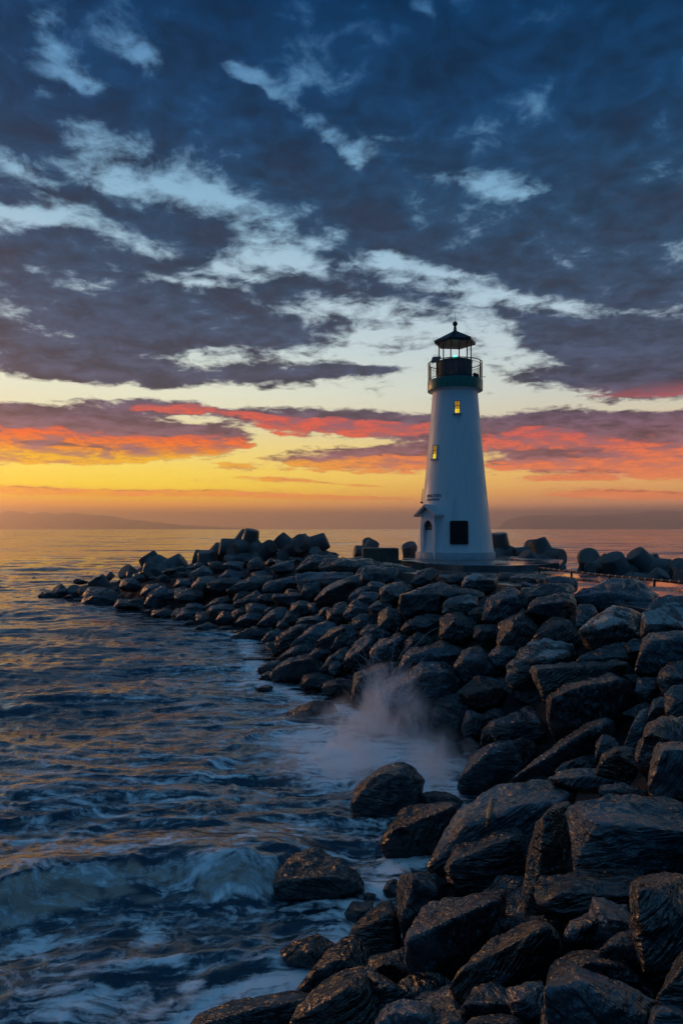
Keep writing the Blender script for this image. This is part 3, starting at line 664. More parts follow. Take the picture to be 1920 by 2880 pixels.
rk('E', [(1090,210),(1120,130),(1250,110),(1260,200),(1180,255)], (), 'd')
rk('E', [(1330,900),(1340,820),(1420,790),(1440,860),(1400,940)], (), 'd')
rk('E', [(1260,900),(1330,780),(1450,700),(1510,680),(1460,800),(1360,880)], (), 'b')
rk('E', [(1240,420),(1260,350),(1340,330),(1330,410)], (), 'd')
rk('I', [(250,445),(300,380),(380,370),(430,380),(430,430),(340,448)], (), 'd')
rk('I', [(410,448),(440,415),(550,420),(545,455)], (), 'd')
rk('I', [(440,365),(450,320),(510,315),(540,350),(480,370)], (), 'g')
rk('I', [(540,395),(560,350),(620,340),(635,370),(580,405)], (), 'g')
rk('I', [(560,445),(580,390),(650,350),(665,400),(620,455)], (), 'd')
rk('I', [(650,415),(660,365),(710,370),(712,415)], (), 'd')
rk('I', [(705,418),(710,370),(840,375),(845,400),(780,425)], (), 'b')
rk('I', [(700,355),(720,320),(780,320),(785,355)], (), 'd')
rk('I', [(780,295),(830,255),(890,290),(890,315),(800,320)], (), 'g')
rk('I', [(785,355),(820,310),(900,310),(870,355),(820,375)], (), 'b')
rk('I', [(935,255),(960,235),(1035,240),(1020,275)], (), 'g')
rk('I', [(910,315),(960,275),(1030,290),(1020,315),(950,325)], (), 'd')
rk('I', [(860,355),(900,320),(1000,310),(1020,345),(900,375)], (), 'd')
rk('I', [(255,402),(300,360),(350,360),(365,392)], (), 'd')
rk('I', [(50,402),(80,375),(150,380),(160,402),(100,412)], (), 'd')
rk('I', [(170,407),(200,395),(215,407)], (), 'd')
rk('I', [(590,495),(600,470),(660,460),(720,490),(640,503)], (), 'd')
rk('I', [(700,505),(740,460),(830,470),(800,520),(740,522)], (), 'g')
rk('I', [(1050,245),(1090,215),(1130,240),(1130,270),(1060,275)], (), 'd')
rk('I', [(1140,215),(1180,180),(1280,200),(1270,225)], (), 'g')
rk('I', [(930,215),(990,190),(1070,200),(1060,235),(960,245)], (), 'd')
rk('I', [(1290,275),(1350,210),(1470,210),(1480,245),(1380,270)], (), 'b')
rk('I', [(1160,265),(1210,240),(1270,230),(1265,275),(1180,285)], (), 'd')
rk('I', [(1000,365),(1060,310),(1170,310),(1160,345),(1080,370)], (), 'b')
rk('I', [(1290,240),(1330,190),(1430,185),(1480,205),(1380,225)], (), 'b')
rk('H', [(100,262),(180,268),(330,290),(400,312),(380,335),(200,325),(60,295)], (), 'b', 'broad flat brown slab sloping down left of the lighthouse pad')
rk('H', [(0,305),(20,268),(100,262),(180,290),(120,325),(20,325)], (), 'b')
rk('H', [(180,345),(200,303),(330,303),(320,345),(260,365)], (), 'd')
rk('H', [(0,350),(30,320),(140,325),(130,365),(40,380)], (), 'd')
rk('H', [(940,355),(1010,340),(1090,345),(1110,375),(1000,390)], (), 'd')
rk('H', [(820,350),(860,330),(960,335),(990,360),(880,372)], (), 'b')
MT = {'d': ROCK, 'b': ROCKB, 'g': ROCKG, 'p': ROCKP}
rocks = []      # (object, u, v, w, h)
def inpoly(x, y, poly):
    r = False; n = len(poly)
    for i in range(n):
        (ax, ay), (bx, by) = poly[i], poly[(i+1) % n]
        if (ay > y) != (by > y) and x < (bx-ax)*(y-ay)/(by-ay)+ax: r = not r
    return r
for i, (out, ridge, mm, label, dyy, dd) in enumerate(RK):
    if not ridge:                       # packed tightly
        mu, mv = sum(p[0] for p in out)/len(out), sum(p[1] for p in out)/len(out)
        out = [(mu+(a-mu)*1.12, mv+(b_2-mv)*1.12) for a, b_2 in out]
    us = [p[0] for p in out]; vs = [p[1] for p in out]
    cu, cv = (min(us)+max(us))/2, (min(vs)+max(vs))/2
    wpx, hpx = max(us)-min(us), max(vs)-min(vs)
    Yc = ray_ground(cu, cv+.12*hpx)+dyy
    size = math.sqrt(wpx*hpx)/F*Yc
    Dp = size*.95*dd
    P = []
    for (u, v) in out:
        tt = (v-min(vs))/max(hpx, 1)
        k = .42-.84*float(sstep(0, .75, tt))
        P.append(px(u, v, Yc+Dp*k))
    for (u, v) in ridge:
        P.append(px(u, v, Yc-Dp*.5))
    if not ridge:
        P.append(px(cu-.12*wpx, cv-.05*hpx, Yc-Dp*.46)); P.append(px(cu+.2*wpx, cv+.02*hpx, Yc-Dp*.44))
    for (u, v) in out[::2]:             # hidden back
        x, y, z = px(cu+.72*(u-cu), cv+.72*(v-cv), Yc+Dp*.62)
        P.append((x, y, z-.12*size))
    # base, sunk in the pile
    for sx in (-.3, .3):
        x, y, z = px(cu+sx*wpx, max(vs), Yc+.1*Dp); P.append((x, y, z-.15*size))
    lvl = 6 if wpx*hpx > 26000 else (5 if wpx*hpx > 4000 else 4)
    o = boulder('boulder', P, lvl, MT[mm], 100+i)
    tag(o, label, 'boulder', 'dark boulders of the breakwater')
    rocks.append([o, cu, cv, wpx, hpx, out, mm])
# smaller boulders filling the gaps between the ones above
cand = []
tries = 0
while len(cand) < 108 and tries < 9000:
    tries += 1
    r_ = random.random()
    Y = 4.2*(46/4.2)**r_
    u = random.uniform(60, 1940)
    if len(cand) >= 72: Y = random.uniform(27, 49); u = random.uniform(110, 900)
    X = (u-U0)/F*Y
    s_ = float(sdist(X, Y))
    if s_ < .1: continue
    z = float(hgt(X, Y)); v = HZ+(H-z)*F/Y
    if v > 2900 or v < 1560: continue
    if z > 2.6 and X > -.5 and (Y > 26 or (X > 7.2)): continue
    if len(cand) < 72 and any(inpoly(u, v, q[5]) for q in rocks): continue
    if any(abs(u-q[1]) < .4*q[3] and abs(v-q[2]) < .4*q[4] for q in rocks): continue
    rad = random.uniform(.22, .42)*(1.5 if len(cand) >= 72 else 1)
    if any(math.hypot(X-c[0], Y-c[1]) < (rad+c[2])*1.0 for c in cand): continue
    cand.append((X, Y, rad, z, u, v))
for i, (X, Y, rad, z, u, v) in enumerate(cand):
    rs = np.random.RandomState(900+i)
    q = rs.normal(size=(14, 3)); q /= np.linalg.norm(q, axis=1)[:, None]
    q *= np.array([rs.uniform(1.1, 1.8), rs.uniform(.8, 1.2), rs.uniform(.5, .75)])*rad*rs.uniform(.8, 1.05, (14, 1))
    a = rs.uniform(-.5, .5); q = q @ np.array([[math.cos(a), 0, math.sin(a)], [0, 1, 0], [-math.sin(a), 0, math.cos(a)]])
    q += np.array([X, Y, z-.28*rad-.08])
    o = boulder('boulder', q, 4 if Y < 20 else 3, MT[random.choice('dddbg')], 900+i)
    tag(o, None, 'boulder', 'dark boulders of the breakwater')
    rocks.append([o, u, v, 2.4*rad*F/Y, 1.5*rad*F/Y, [], 'd'])

# labels for the boulders without one of their own: nearest landmark, side and rank
LM = [('the concrete block', 1070, 1560), ('the lighthouse porch', 1195, 1590), ('the black hatch', 1275, 1600), ('the wet pad corner', 1450, 1605), ('the rusty pipe', 1700, 1640),
      ('the squared blue topped block', 1190, 1690), ('the cracked pale patch', 1330, 1700), ('the white blotched boulder', 1510, 1840), ('the speckled reddish boulder', 1710, 1760),
      ('the white oval patch', 1830, 1740), ('the spray plume', 1070, 1960), ('the huge flat faced boulder', 1660, 1980), ('the silver streaked boulder', 1380, 2150), ('the driftwood stick', 1375, 2280),
      ('the blue sheeny ledge', 1450, 2040), ('the grooved boulder', 1860, 2090), ('the leftmost tetrapod', 160, 1650), ('the tilted tetrapod tip', 265, 1620), ('the disc ended tetrapod', 417, 1600),
      ('the twin pointed tetrapods', 540, 1570), ('the tallest tetrapod', 850, 1530), ('the foam washed wedge', 870, 2000), ('the two faced boulder', 1180, 2520), ('the hollow at right', 1800, 2400),
      ('the glowing orange boulder', 900, 2800), ('the long orange lit boulder', 1420, 2700), ('the lone flat water rock', 740, 1930), ('the flat barely awash rock', 730, 1852), ('the broad flat brown slab', 1040, 1600)]
GR = {}
for r_ in rocks:
    o, u, v, w_, h_ = r_[:5]
    if 'label' in o: continue
    n_, lu, lv = min(LM, key=lambda L: math.hypot(u-L[1], (v-L[2])*1.3))
    a = math.degrees(math.atan2(-(v-lv), u-lu)) % 360
    dn = ['right of', 'up right of', 'straight above', 'up left of', 'left of', 'down left of', 'straight below', 'down right of'][int(((a+22.5) % 360)//45)]
    GR.setdefault((n_, dn), []).append((math.hypot(u-lu, v-lv), r_))
ORD = ['nearest', 'second nearest', 'third nearest', 'fourth nearest', 'fifth nearest', 'sixth nearest', 'seventh nearest', 'eighth nearest', 'ninth nearest', 'tenth nearest', 'eleventh nearest', 'twelfth nearest']
for (n_, dn), L in GR.items():
    L.sort(key=lambda q: q[0])
    for k, (_, r_) in enumerate(L):
        o, u, v, w_, h_ = r_[:5]
        area = w_*h_
        size = 'small' if area < 900 else ('mid sized' if area < 5000 else 'large')
        asp = w_/max(h_, 1)
        shp = 'flat' if asp > 2.1 else ('broad' if asp > 1.3 else ('upright' if asp < .85 else 'blocky'))
        tone = {'d': 'dark', 'b': 'brown', 'g': 'blue grey', 'p': 'pale flecked'}[r_[6]]
        o['label'] = f'{size} {shp} {tone} boulder {dn} {n_}, {ORD[min(k, 11)]}'

# ------------------------------------------------------------------ sea
na_, nr_ = 900, 760
ang = np.linspace(-R(72), R(72), na_); rad = np.concatenate([np.geomspace(1.2, 120, 640), np.geomspace(125, 24000, nr_-640)])
AA, RR = np.meshgrid(ang, rad); sx, sy = RR*np.sin(AA), RR*np.cos(AA)-1.0
far = sstep(160, 40, RR)
wx = sx+.9*fbm(sx*.25, sy*.3, o=3); wy = sy+.7*fbm(sx*.22+9, sy*.3+4, o=3)-.12*sx
z = .13*fbm(wx*.16, wy*.42, o=3)*sstep(200, 60, RR)
z = z+.045*ridged(wx*.45, wy*1.15, wy*0+2., 3, .55)*far
z = z+.022*ridged(wx*1.6, wy*4.4, wy*0+5., 3, .55)*sstep(60, 20, RR)
calm = sstep(8.2, 6.2, sy)*sstep(-6, -3, sx+sy*.1)
z = z*(1-.65*calm)
z = z+.34*np.exp(-((sy-9.0-.12*np.sin(sx*1.7)-.2*(sx+3))/np.where(sy-9.0-.2*(sx+3) > 0, 1.3, .42))**2)*sstep(.4, -1.6, sx)
ss = sdist(sx, sy)
z = z*np.where(ss > -.6, .6, 1.)-.06
V = np.stack([sx.ravel(), sy.ravel(), z.ravel()], 1)
idx = np.arange(na_*nr_).reshape(nr_, na_)
Fq = np.stack([idx[:-1, :-1].ravel(), idx[:-1, 1:].ravel(), idx[1:, 1:].ravel(), idx[1:, :-1].ravel()], 1)
# foam amount: patches churned up near the rocks, in world metres on the water
def blob(u, v, ru, rv, rot=0):
    Y = H*F/(v-HZ); X = (u-U0)/F*Y; rx = ru/F*Y; ry = rv/F*Y*Y/H
    ca, sa_ = math.cos(R(rot)), math.sin(R(rot))
    px_, py_ = (sx-X)/rx, (sy-Y)/ry
    a, b_ = px_*ca+py_*sa_, -px_*sa_+py_*ca
    return np.exp(-(a*a+b_*b_))
FB = [(1000, 2120, 240, 100, 0, 1.1), (1180, 2160, 140, 80, 0, 1.), (860, 2080, 180, 60, 0, .8), (800, 1960, 130, 40, 0, .55), (900, 1925, 120, 24, 0, .5), (1230, 2200, 90, 60, 0, .5),
      (420, 2630, 70, 55, 10, .95), (490, 2700, 60, 22, -10, .8), (330, 2560, 60, 40, 30, .35), (650, 2545, 50, 34, 0, .7), (540, 2760, 44, 30, 0, .9), (690, 2760, 60, 24, 0, .9), (900, 2570, 100, 12, 0, .8),
      (720, 2565, 80, 14, 0, .6), (960, 2440, 60, 20, 0, .7), (1060, 2460, 50, 16, 0, .5), (110, 2620, 130, 50, 40, .8), (240, 2640, 60, 30, 0, .5), (200, 2800, 220, 70, 0, .75), (420, 2850, 110, 22, 0, .8), (40, 2760, 60, 40, 0, .4),
      (500, 2250, 300, 60, 0, .42), (200, 2400, 300, 50, 0, .45), (620, 2330, 260, 60, 0, .42), (250, 2700, 300, 120, 0, .38), (500, 2060, 300, 40, 0, .3), (640, 2180, 200, 30, 0, .4), (880, 2210, 200, 60, 0, .4), (560, 2520, 130, 26, 20, .35),
      (600, 1790, 130, 14, 0, .35), (740, 1830, 90, 10, 0, .35), (760, 1890, 120, 16, 0, .3), (120, 1700, 160, 10, 0, .35), (330, 1712, 160, 8, 0, .4), (840, 1990, 60, 20, 0, .5), (1150, 2330, 70, 60, 0, .25)]
foam = np.zeros_like(sx)
for (u, v, ru, rv, rot, s_) in FB: foam = np.maximum(foam, s_*blob(u, v, ru, rv, rot))
foam = np.maximum(foam, .8*np.exp(-((ss+.3)/.55)**2)*sstep(44, 24, RR))
foam = np.maximum(foam, .36*sstep(19, 13, sy)*sstep(5, 8.5, sy))
foam = np.maximum(foam, .41*sstep(42, 20, sy)*sstep(5, 9, sy)*sstep(-9, -1, ss))

m, t, b = mat('sea water'); SEA = m
geo = t.new('ShaderNodeNewGeometry').outputs['Position']
fa = t.new('ShaderNodeAttribute', attribute_name='foam').outputs['Fac']
gs = t.sep(geo)
wp = t.noise(geo, .55, 3, .5).outputs['Color']
pw = t.vmath('ADD', geo, t.vmath('SCALE', t.vmath('SUBTRACT', wp, (.5, .5, .5)), scale=1.3))
def strm(sc_, rot, seed=0., src=pw):
    mp = t.new('ShaderNodeMapping'); t.put(mp.inputs['Vector'], src); mp.inputs['Rotation'].default_value = (0, 0, R(rot)); mp.inputs['Scale'].default_value = sc_; mp.inputs['Location'].default_value = (seed, seed, seed)
    return mp.outputs[0]
s1 = t.noise(strm((.55, 4.2, 1.), 8), 1., 6, .62, .3).outputs[0]
s2 = t.noise(strm((.5, 8., 1.), 12, 4.), 1., 6, .62, .2).outputs[0]
s5 = t.noise(pw, 6.5, 6, .65, .5).outputs[0]
s3 = t.noise(strm((.9, 3.4, 1.), 38, 9.), 1., 7, .62, .8).outputs[0]
fo = t.math('ADD', t.math('ADD', fa, t.math('ADD', t.math('MULTIPLY', t.math('SUBTRACT', s5, .5), 1.4), t.math('MULTIPLY', t.math('SUBTRACT', s2, .5), 1.0))), t.math('ADD', t.math('MULTIPLY', t.math('SUBTRACT', s1, .5), 1.1), t.math('MULTIPLY', t.math('SUBTRACT', s3, .5), 1.7)))
foamm = t.math('MULTIPLY', t.rng(fo, .24, .95), t.rng(fa, .02, .22))
depth = t.mix(t.rng(s3, .35, .7), (.003, .022, .036, 1), (.010, .055, .082, 1))
t.put(b.inputs['Base Color'], t.mix(foamm, depth, (.86, .88, .90, 1)))
dist = t.vmath('LENGTH', geo)
t.put(b.inputs['Roughness'], t.math('MAXIMUM', t.rng(dist, 8., 60., .22, .12), t.rng(foamm, 0., .5, .07, .75)))
b.inputs['IOR'].default_value = 1.5; b.inputs['Specular IOR Level'].default_value = 1.
# ripples: facet slopes at a wave length that suits each distance
dist = t.vmath('LENGTH', geo)
def slope(scx, scy, rot, seed, dt):
    n = t.noise(strm((scx, scy, 1.), rot, seed, geo), 1., dt, .66, .5)
    return t.vmath('SUBTRACT', n.outputs['Color'], (.5, .5, .5))
S0 = t.vmath('SCALE', slope(.9, 6.5, 8, 0., 8), scale=t.rng(dist, 70., 10.))
S1 = t.vmath('SCALE', slope(.16, .95, 6, 5., 8), scale=t.rng(dist, 400., 60., .0, .8))
S2 = t.vmath('SCALE', slope(.02, .10, 2, 9., 7), scale=t.math('MULTIPLY', t.rng(dist, 40., 160.), t.rng(dist, 9000., 900., .5, 1.)))
S3 = t.vmath('SCALE', slope(.0028, .012, 0, 13., 7), scale=t.rng(dist, 300., 1500., 0., 1.))
SS = t.vmath('ADD', t.vmath('ADD', S0, S1), t.vmath('ADD', S2, S3))
sep_ = t.sep(SS)
kf = t.math('MULTIPLY', t.rng(foamm, .6, 0., .3, 1.), t.rng(gs[1], 5.5, 12., .35, .9))
nv = t.comb(t.math('MULTIPLY', sep_[0], t.math('MULTIPLY', kf, .55)), t.math('MULTIPLY', sep_[1], t.math('MULTIPLY', kf, 1.25)), 0.)
nrm_ = t.new('ShaderNodeNewGeometry').outputs['Normal']
t.put(b.inputs['Normal'], t.vmath('NORMALIZE', t.vmath('ADD', nrm_, nv)))
so_ = link_mesh('sea', V, Fq, SEA, smooth=True)
at = so_.data.attributes.new('foam', 'FLOAT', 'POINT'); at.data.foreach_set('value', foam.ravel().astype(np.float32))
tag(so_, kind='structure')

# ------------------------------------------------------------------ walkway and pad
walk = [(3.2, 30), (5.2, 25.5), (6.6, 21.5), (7.4, 17), (8, 12), (8.6, 4), (8.6, -7), (15.5, -7), (14.5, 6), (13.4, 16), (12.4, 23), (10.4, 30.5), (11.5, 40), (8, 45), (-1, 46), (-3.5, 42), (-1.5, 37)]
tag(MB().prism(walk, 2.30, 2.64).build('walkway', WET, bevel=.01), kind='structure')
TX, TY, TZ = 6.46, 38.9, 2.94
pad = [(3.2, 36.6), (4.2, 33.2), (5.6, 31.4), (7.6, 31.0), (9.0, 31.8), (10.8, 33.9), (12.0, 37), (11.4, 41), (9, 44), (4.5, 44.5), (1.5, 43), (.6, 40.2), (1.4, 38)]
po = MB().prism(pad, 2.60, TZ).build('lighthouse_pad', WET, bevel=.03)
tag(po, 'low wet concrete pad under the white lighthouse', 'pad')

# ------------------------------------------------------------------ lighthouse
L = empty('lighthouse', (TX, TY, TZ))
tag(L, 'white tapering lighthouse with green gallery and lit yellow windows on the breakwater', 'lighthouse')
K = .02026
def zz(v): return 4.6+(HZ-v)*K-TZ
zt = zz(1107)
prof = [(2.20, .0), (2.14, .42), (2.02, .9)]
r0, r1 = 2.20, 1.27
def rad_at(z): return r0-.02+(r1-(r0-.02))*min(max((z)/zt, 0), 1)+.05*math.exp(-z/.8)-.10*math.sin(math.pi*min(max(z/zt, 0), 1))*.5
prof = [(rad_at(z), z) for z in np.linspace(.0, zt, 60)]
prof += [(1.31, zt+.05), (1.38, zt+.10), (1.44, zt+.13)]
MB().lathe(prof, 160).build('tower_wall', WHITE, L, smooth=True)
MB().lathe([(2.255, 0), (2.235, .36), (2.22, .385), (2.1, .39)], 160).build('plinth', BAND, L, smooth=True)
gz0, gz1 = zt+.13, zz(1073)
MB().lathe([(1.40, gz0), (1.545, gz0), (1.55, gz0+.03), (1.55, gz1-.03), (1.545, gz1), (.3, gz1+.005)], 128).build('gallery_band', GREEN, L, smooth=True)
def pol(az_, r, z): return (r*math.sin(az_), -r*math.cos(az_), z)     # azimuth 0 faces the camera
def ringpts(r, z, n=96): return [pol(2*math.pi*k/n, r, z) for k in range(n+1)]
rl = empty('railing', (0, 0, 0)); rl.parent = L
mb = MB(); mb.tube(ringpts(1.52, gz1+1.02), .026, 8, False); mb.tube(ringpts(1.52, gz1+.88), .012, 6, False); mb.tube(ringpts(1.52, gz1+.10), .016, 6, False)
mb.build('handrail', STEEL, rl, True)
for k in range(8):
    a = R(12+45*k); MB().tube([pol(a, 1.52, gz1), pol(a, 1.52, gz1+1.03)], .03, 8).build('post', STEEL, rl, True)
for k in range(72):
    a = R(5*k+2.5); MB().tube([pol(a, 1.52, gz1+.1), pol(a, 1.52, gz1+.89)], .009, 5).build('baluster', STEEL, rl)
dz1 = zz(1019)
MB().lathe([(.955, gz1), (.955, dz1-.02), (.985, dz1-.015), (.985, dz1+.03), (.2, dz1+.04)], 64).build('lantern_drum', DRUM, L, True)
mb = MB()
for k in range(16): a = R(22.5*k+6); mb.box(pol(a, .958, (gz1+dz1)/2), (.022, .02, dz1-gz1-.05), Matrix.Rotation(a, 3, 'Z'))
mb.build('panel_seam', STEEL, L)
ez = zz(964)
for k in range(6):
    a = R(-24+60*k); MB().tube([pol(a, .93, dz1), pol(a, .93, ez+.05)], .036, 8).build('lantern_post', STEEL, L, True)
for i in range(6):
    a0, a1 = R(-24+60*i), R(36+60*i)
mb = MB(); top = zz(933); vs = []
for (r, z) in [(1.16, ez-.10), (1.21, ez-.06), (1.20, ez+.05), (.11, top)]:
    vs += [pol(R(-24+60*k), r, z) for k in range(6)]
fs = [(i*6+k, i*6+(k+1) % 6, (i+1)*6+(k+1) % 6, (i+1)*6+k) for i in range(3) for k in range(6)]
fs += [tuple(range(6))[::-1], tuple(18+k for k in range(6))]
mb.add(vs, fs); rf = mb.build('roof', ROOFM, L)
mb = MB()
for k in range(6): mb.tube([pol(R(-24+60*k), 1.21, ez+.06), pol(R(-24+60*k), .10, top+.01)], .022, 6)
mb.build('hip_ridge', ROOFM, rf)
bz = zz(911)
MB().lathe([(.13, top-.06), (.12, top+.05), (.08, top+.10), (.10, top+.16), (.07, top+.22), (.055, bz-.24), (.09, bz-.2), (.06, bz-.16), (.05, bz-.12)]+[(.145*math.sin(a), bz-.145*math.cos(a)) for a in np.linspace(.35, math.pi-.02, 14)], 24).build('finial', ROOFM, L, True)
MB().tube([(0, 0, bz+.13), (0, 0, zz(877))], [.014, .006], 6).build('lightning_rod', STEEL, L)
lz = zz(1018)
bc = empty('beacon', (0, 0, 0)); bc.parent = L
MB().lathe([(.16, dz1+.02), (.16, lz+.08), (.10, lz+.09)], 20).build('lamp_base', DRUM, bc, True)
MB().lathe([(.10, lz+.08), (.11, lz+.10), (.11, lz+.20), (.10, lz+.21)], 20).build('lamp_cage', STEEL, bc, True)
MB().lathe([(.085, lz+.10), (.12, lz+.21), (.125, lz+.25), (.10, lz+.32), (.05, lz+.37), (.005, lz+.385)], 20).build('lens', LAMP, bc, True)
# solar panel on its post
pp = pol(R(-66), 1.18, 0)
sp = empty('solar_panel', (0, 0, 0)); sp.parent = L
MB().tube([(pp[0], pp[1], gz1), (pp[0]-.02, pp[1], gz1+.98)], .045, 8).build('pole', STEEL, sp, True)
MB().box((pp[0], pp[1], gz1+.5), (.13, .1, .34)).build('battery_box', STEEL, sp, bevel=.01)
M3 = Matrix.Rotation(R(-30), 3, 'Z') @ Matrix.Rotation(R(52), 3, 'X') @ Matrix.Rotation(R(6), 3, 'Y')
pc = (pp[0]-.08, pp[1], gz1+1.13)
MB().box(pc, (.50, .50, .035), M3).build('panel_frame', STEEL, sp, bevel=.006)
MB().box(Vector(pc)+M3 @ Vector((0, 0, .022)), (.45, .45, .012), M3).build('cell_sheet', PANE, sp)
pe = pol(R(70), 1.16, 0)
hb = MB().prism([(-.17, 0), (.17, 0), (.15, .30), (-.12, .38)], -.12, .12, Matrix.Translation((pe[0], pe[1], gz1+.02)) @ Matrix.Rotation(R(90), 4, 'X')).build('fog_horn', STEEL, L, bevel=.01)
MB().tube([(pe[0], pe[1], gz1+.16), (pe[0]+.55, pe[1]-.05, gz1+.17)], .016, 6).build('horn_arm', STEEL, L)
# windows
def frame_at(a, z, lean=R(4.5)):
    r = rad_at(z)
    return Matrix.Translation(pol(a, r, z)) @ Matrix.Rotation(a, 4, 'Z') @ Matrix.Rotation(-lean, 4, 'X')
def window(a, z, w_, h_, pane_m):
    M = frame_at(a, z); wo = empty('window'); wo.parent = L; wo.matrix_local = M
    mb = MB(); tt = .055
    mb.box((-(w_+tt)/2, -.01, 0), (tt, .12, h_+2*tt)); mb.box(((w_+tt)/2, -.01, 0), (tt, .12, h_+2*tt)); mb.box((0, -.012, (h_+tt)/2), (w_-.002, .12, tt))
    mb.build('frame', TRIM, wo, bevel=.005)
    MB().box((0, -.03, -(h_/2+.06)), (w_+.26, .17, .09)).build('sill', TRIM, wo, bevel=.01)
    MB().box((0, -.022, .19*h_), (w_, .02, .62*h_-.004)).build('upper_pane' if False else 'pane', pane_m[0], wo)
    MB().box((0, -.022, -.31*h_), (w_, .02, .38*h_-.004)).build('pane', pane_m[1], wo)
    mb = MB(); mb.box((0, -.04, .12*h_), (w_, .02, .03)); mb.box((0, -.04, -.12*h_), (w_, .02, .025)); mb.box((0, -.042, .3*h_), (.02, .02, .36*h_))
    mb.build('muntin', STEEL, wo)
window(R(-4.5), zz(1158)+.02, .24, .64, (LITD, LIT))
window(R(-53), zz(1277)+.0, .26, .70, (LITD, LIT))
# black hatch
M = frame_at(R(-3.5), 1.47, R(4.5)); ho = empty('hatch'); ho.parent = L; ho.matrix_local = M
def rrect(w_, h_, r, n=6):
    pts = []
    for (cx, cy, a0) in ((w_/2-r, h_/2-r, 0), (-w_/2+r, h_/2-r, 90), (-w_/2+r, -h_/2+r, 180), (w_/2-r, -h_/2+r, 270)):
        for k in range(n+1):
            a = R(a0+90*k/n); pts.append((cx+r*math.cos(a), cy+r*math.sin(a)))
    return pts
RX = Matrix.Rotation(R(90), 4, 'X')
MB().prism(rrect(.98, 1.28, .09), -.02, .10, RX).build('hatch_frame', SHUT, ho)
MB().prism(rrect(.90, 1.20, .07), .10, .125, RX).build('hatch_plate', SHUT, ho, bevel=.004)
mb = MB()
for k in range(14): mb.box((0, -.132, -.5+k*.077), (.78, .012, .03), Matrix.Rotation(R(30), 3, 'X'))
mb.build('louvre', SHUT, ho)
# porch
A0 = R(-52); PR = 2.20; dh = 2.42
pm = Matrix.Rotation(A0, 4, 'Z')     # local: -Y points outward
po_ = empty('porch'); po_.parent = L; po_.matrix_local = pm
hw = .56; dw = .34
arch = [(-hw, 0), (-dw, 0), (-dw, 1.72)]+[(-dw*math.cos(R(a)), 1.72+dw*math.sin(R(a))*1.25) for a in range(15, 180, 15)]+[(dw, 1.72), (dw, 0), (hw, 0), (hw, dh), (0, dh+.42), (-hw, dh)]
fm = Matrix.Translation((0, -PR+.12, 0)) @ RX
# front wall with an arched opening, built as quads between opening and outline
def porch_front():
    mb = MB(); y0, y1 = -.0, .14
    inner = [(-dw, 0), (-dw, 1.72)]+[(-dw*math.cos(R(a)), 1.72+dw*math.sin(R(a))*1.25) for a in range(15, 180, 15)]+[(dw, 1.72), (dw, 0)]
    outer = [(-hw, 0), (-hw, 1.72)]
    na2 = len(inner)-4
    for k in range(na2):
        f = (k+1)/(na2+1)
        x = -hw+2*hw*f; outer.append((x, dh+.40*(1-abs(x)/hw)))
    outer += [(hw, 1.72), (hw, 0)]
    n = len(inner); vs = []
    for yy in (y0, y1):
        for p in inner: vs.append((p[0], -PR+yy, p[1]))
        for p in outer: vs.append((p[0], -PR+yy, p[1]))
    fs = []
    for i in range(n-1):
        fs.append((i, i+1, n+i+1, n+i)); fs.append((2*n+i, 3*n+i, 3*n+i+1, 2*n+i+1))
        fs.append((i, 2*n+i, 2*n+i+1, i+1)); fs.append((n+i, n+i+1, 3*n+i+1, 3*n+i))
    mb.add(vs, fs); return mb
porch_front().build('porch_front', WHITE, po_)
mb = MB(); mb.box((-hw+.05, -PR+.44, dh/2), (.1, .6, dh)); mb.box((hw-.05, -PR+.44, dh/2), (.1, .6, dh)); mb.build('porch_side', WHITE, po_)
dr = empty('door'); dr.parent = po_
MB().box((0, -PR+.26, 1.08), (2*dw+.1, .05, 2.16)).build('door_leaf', DOORM, dr)
mb = MB()
for zc in (.05, 1.05, 1.66): mb.box((0, -PR+.215, zc), (2*dw, .04, .09))
mb.box((-.2, -PR+.21, 1.22), (.22, .05, .10)); mb.build('door_rail', STEEL, dr)
MB().prism([(-.28, 0), (.28, 0), (.2, .16), (-.05, .22)], 0, .05, Matrix.Translation((0, -PR+.20, 1.74)) @ RX).build('door_vent', STEEL, dr)
mb = MB(); rw, rh, th = .80, .55, .09; y0, y1 = -PR-.26, -PR+.75; ez_ = dh-.07
for s_ in (-1, 1):
    mb.add([(s_*rw, y0, ez_-.02), (s_*rw, y1, ez_-.02), (0, y1, ez_+rh), (0, y0, ez_+rh), (s_*rw, y0, ez_+.10), (s_*rw, y1, ez_+.10), (0, y1, ez_+rh+.12), (0, y0, ez_+rh+.12)],
           [(0, 1, 2, 3), (4, 7, 6, 5), (0, 3, 7, 4), (1, 5, 6, 2), (0, 4, 5, 1)])
mb.build('porch_roof', TRIM, po_)
# wall lamp on the left silhouette
lp = pol(R(-96), rad_at(zz(1412))+.05, 0); l2 = pol(R(-96), rad_at(zz(1374))+.07, 0)
wl = MB(); wl.tube([(lp[0], lp[1], zz(1410)), (l2[0], l2[1], zz(1374))], .022, 6); wl.box((lp[0]-.02, lp[1], zz(1413)), (.12, .1, .1)); wl.build('conduit', STEEL, L)
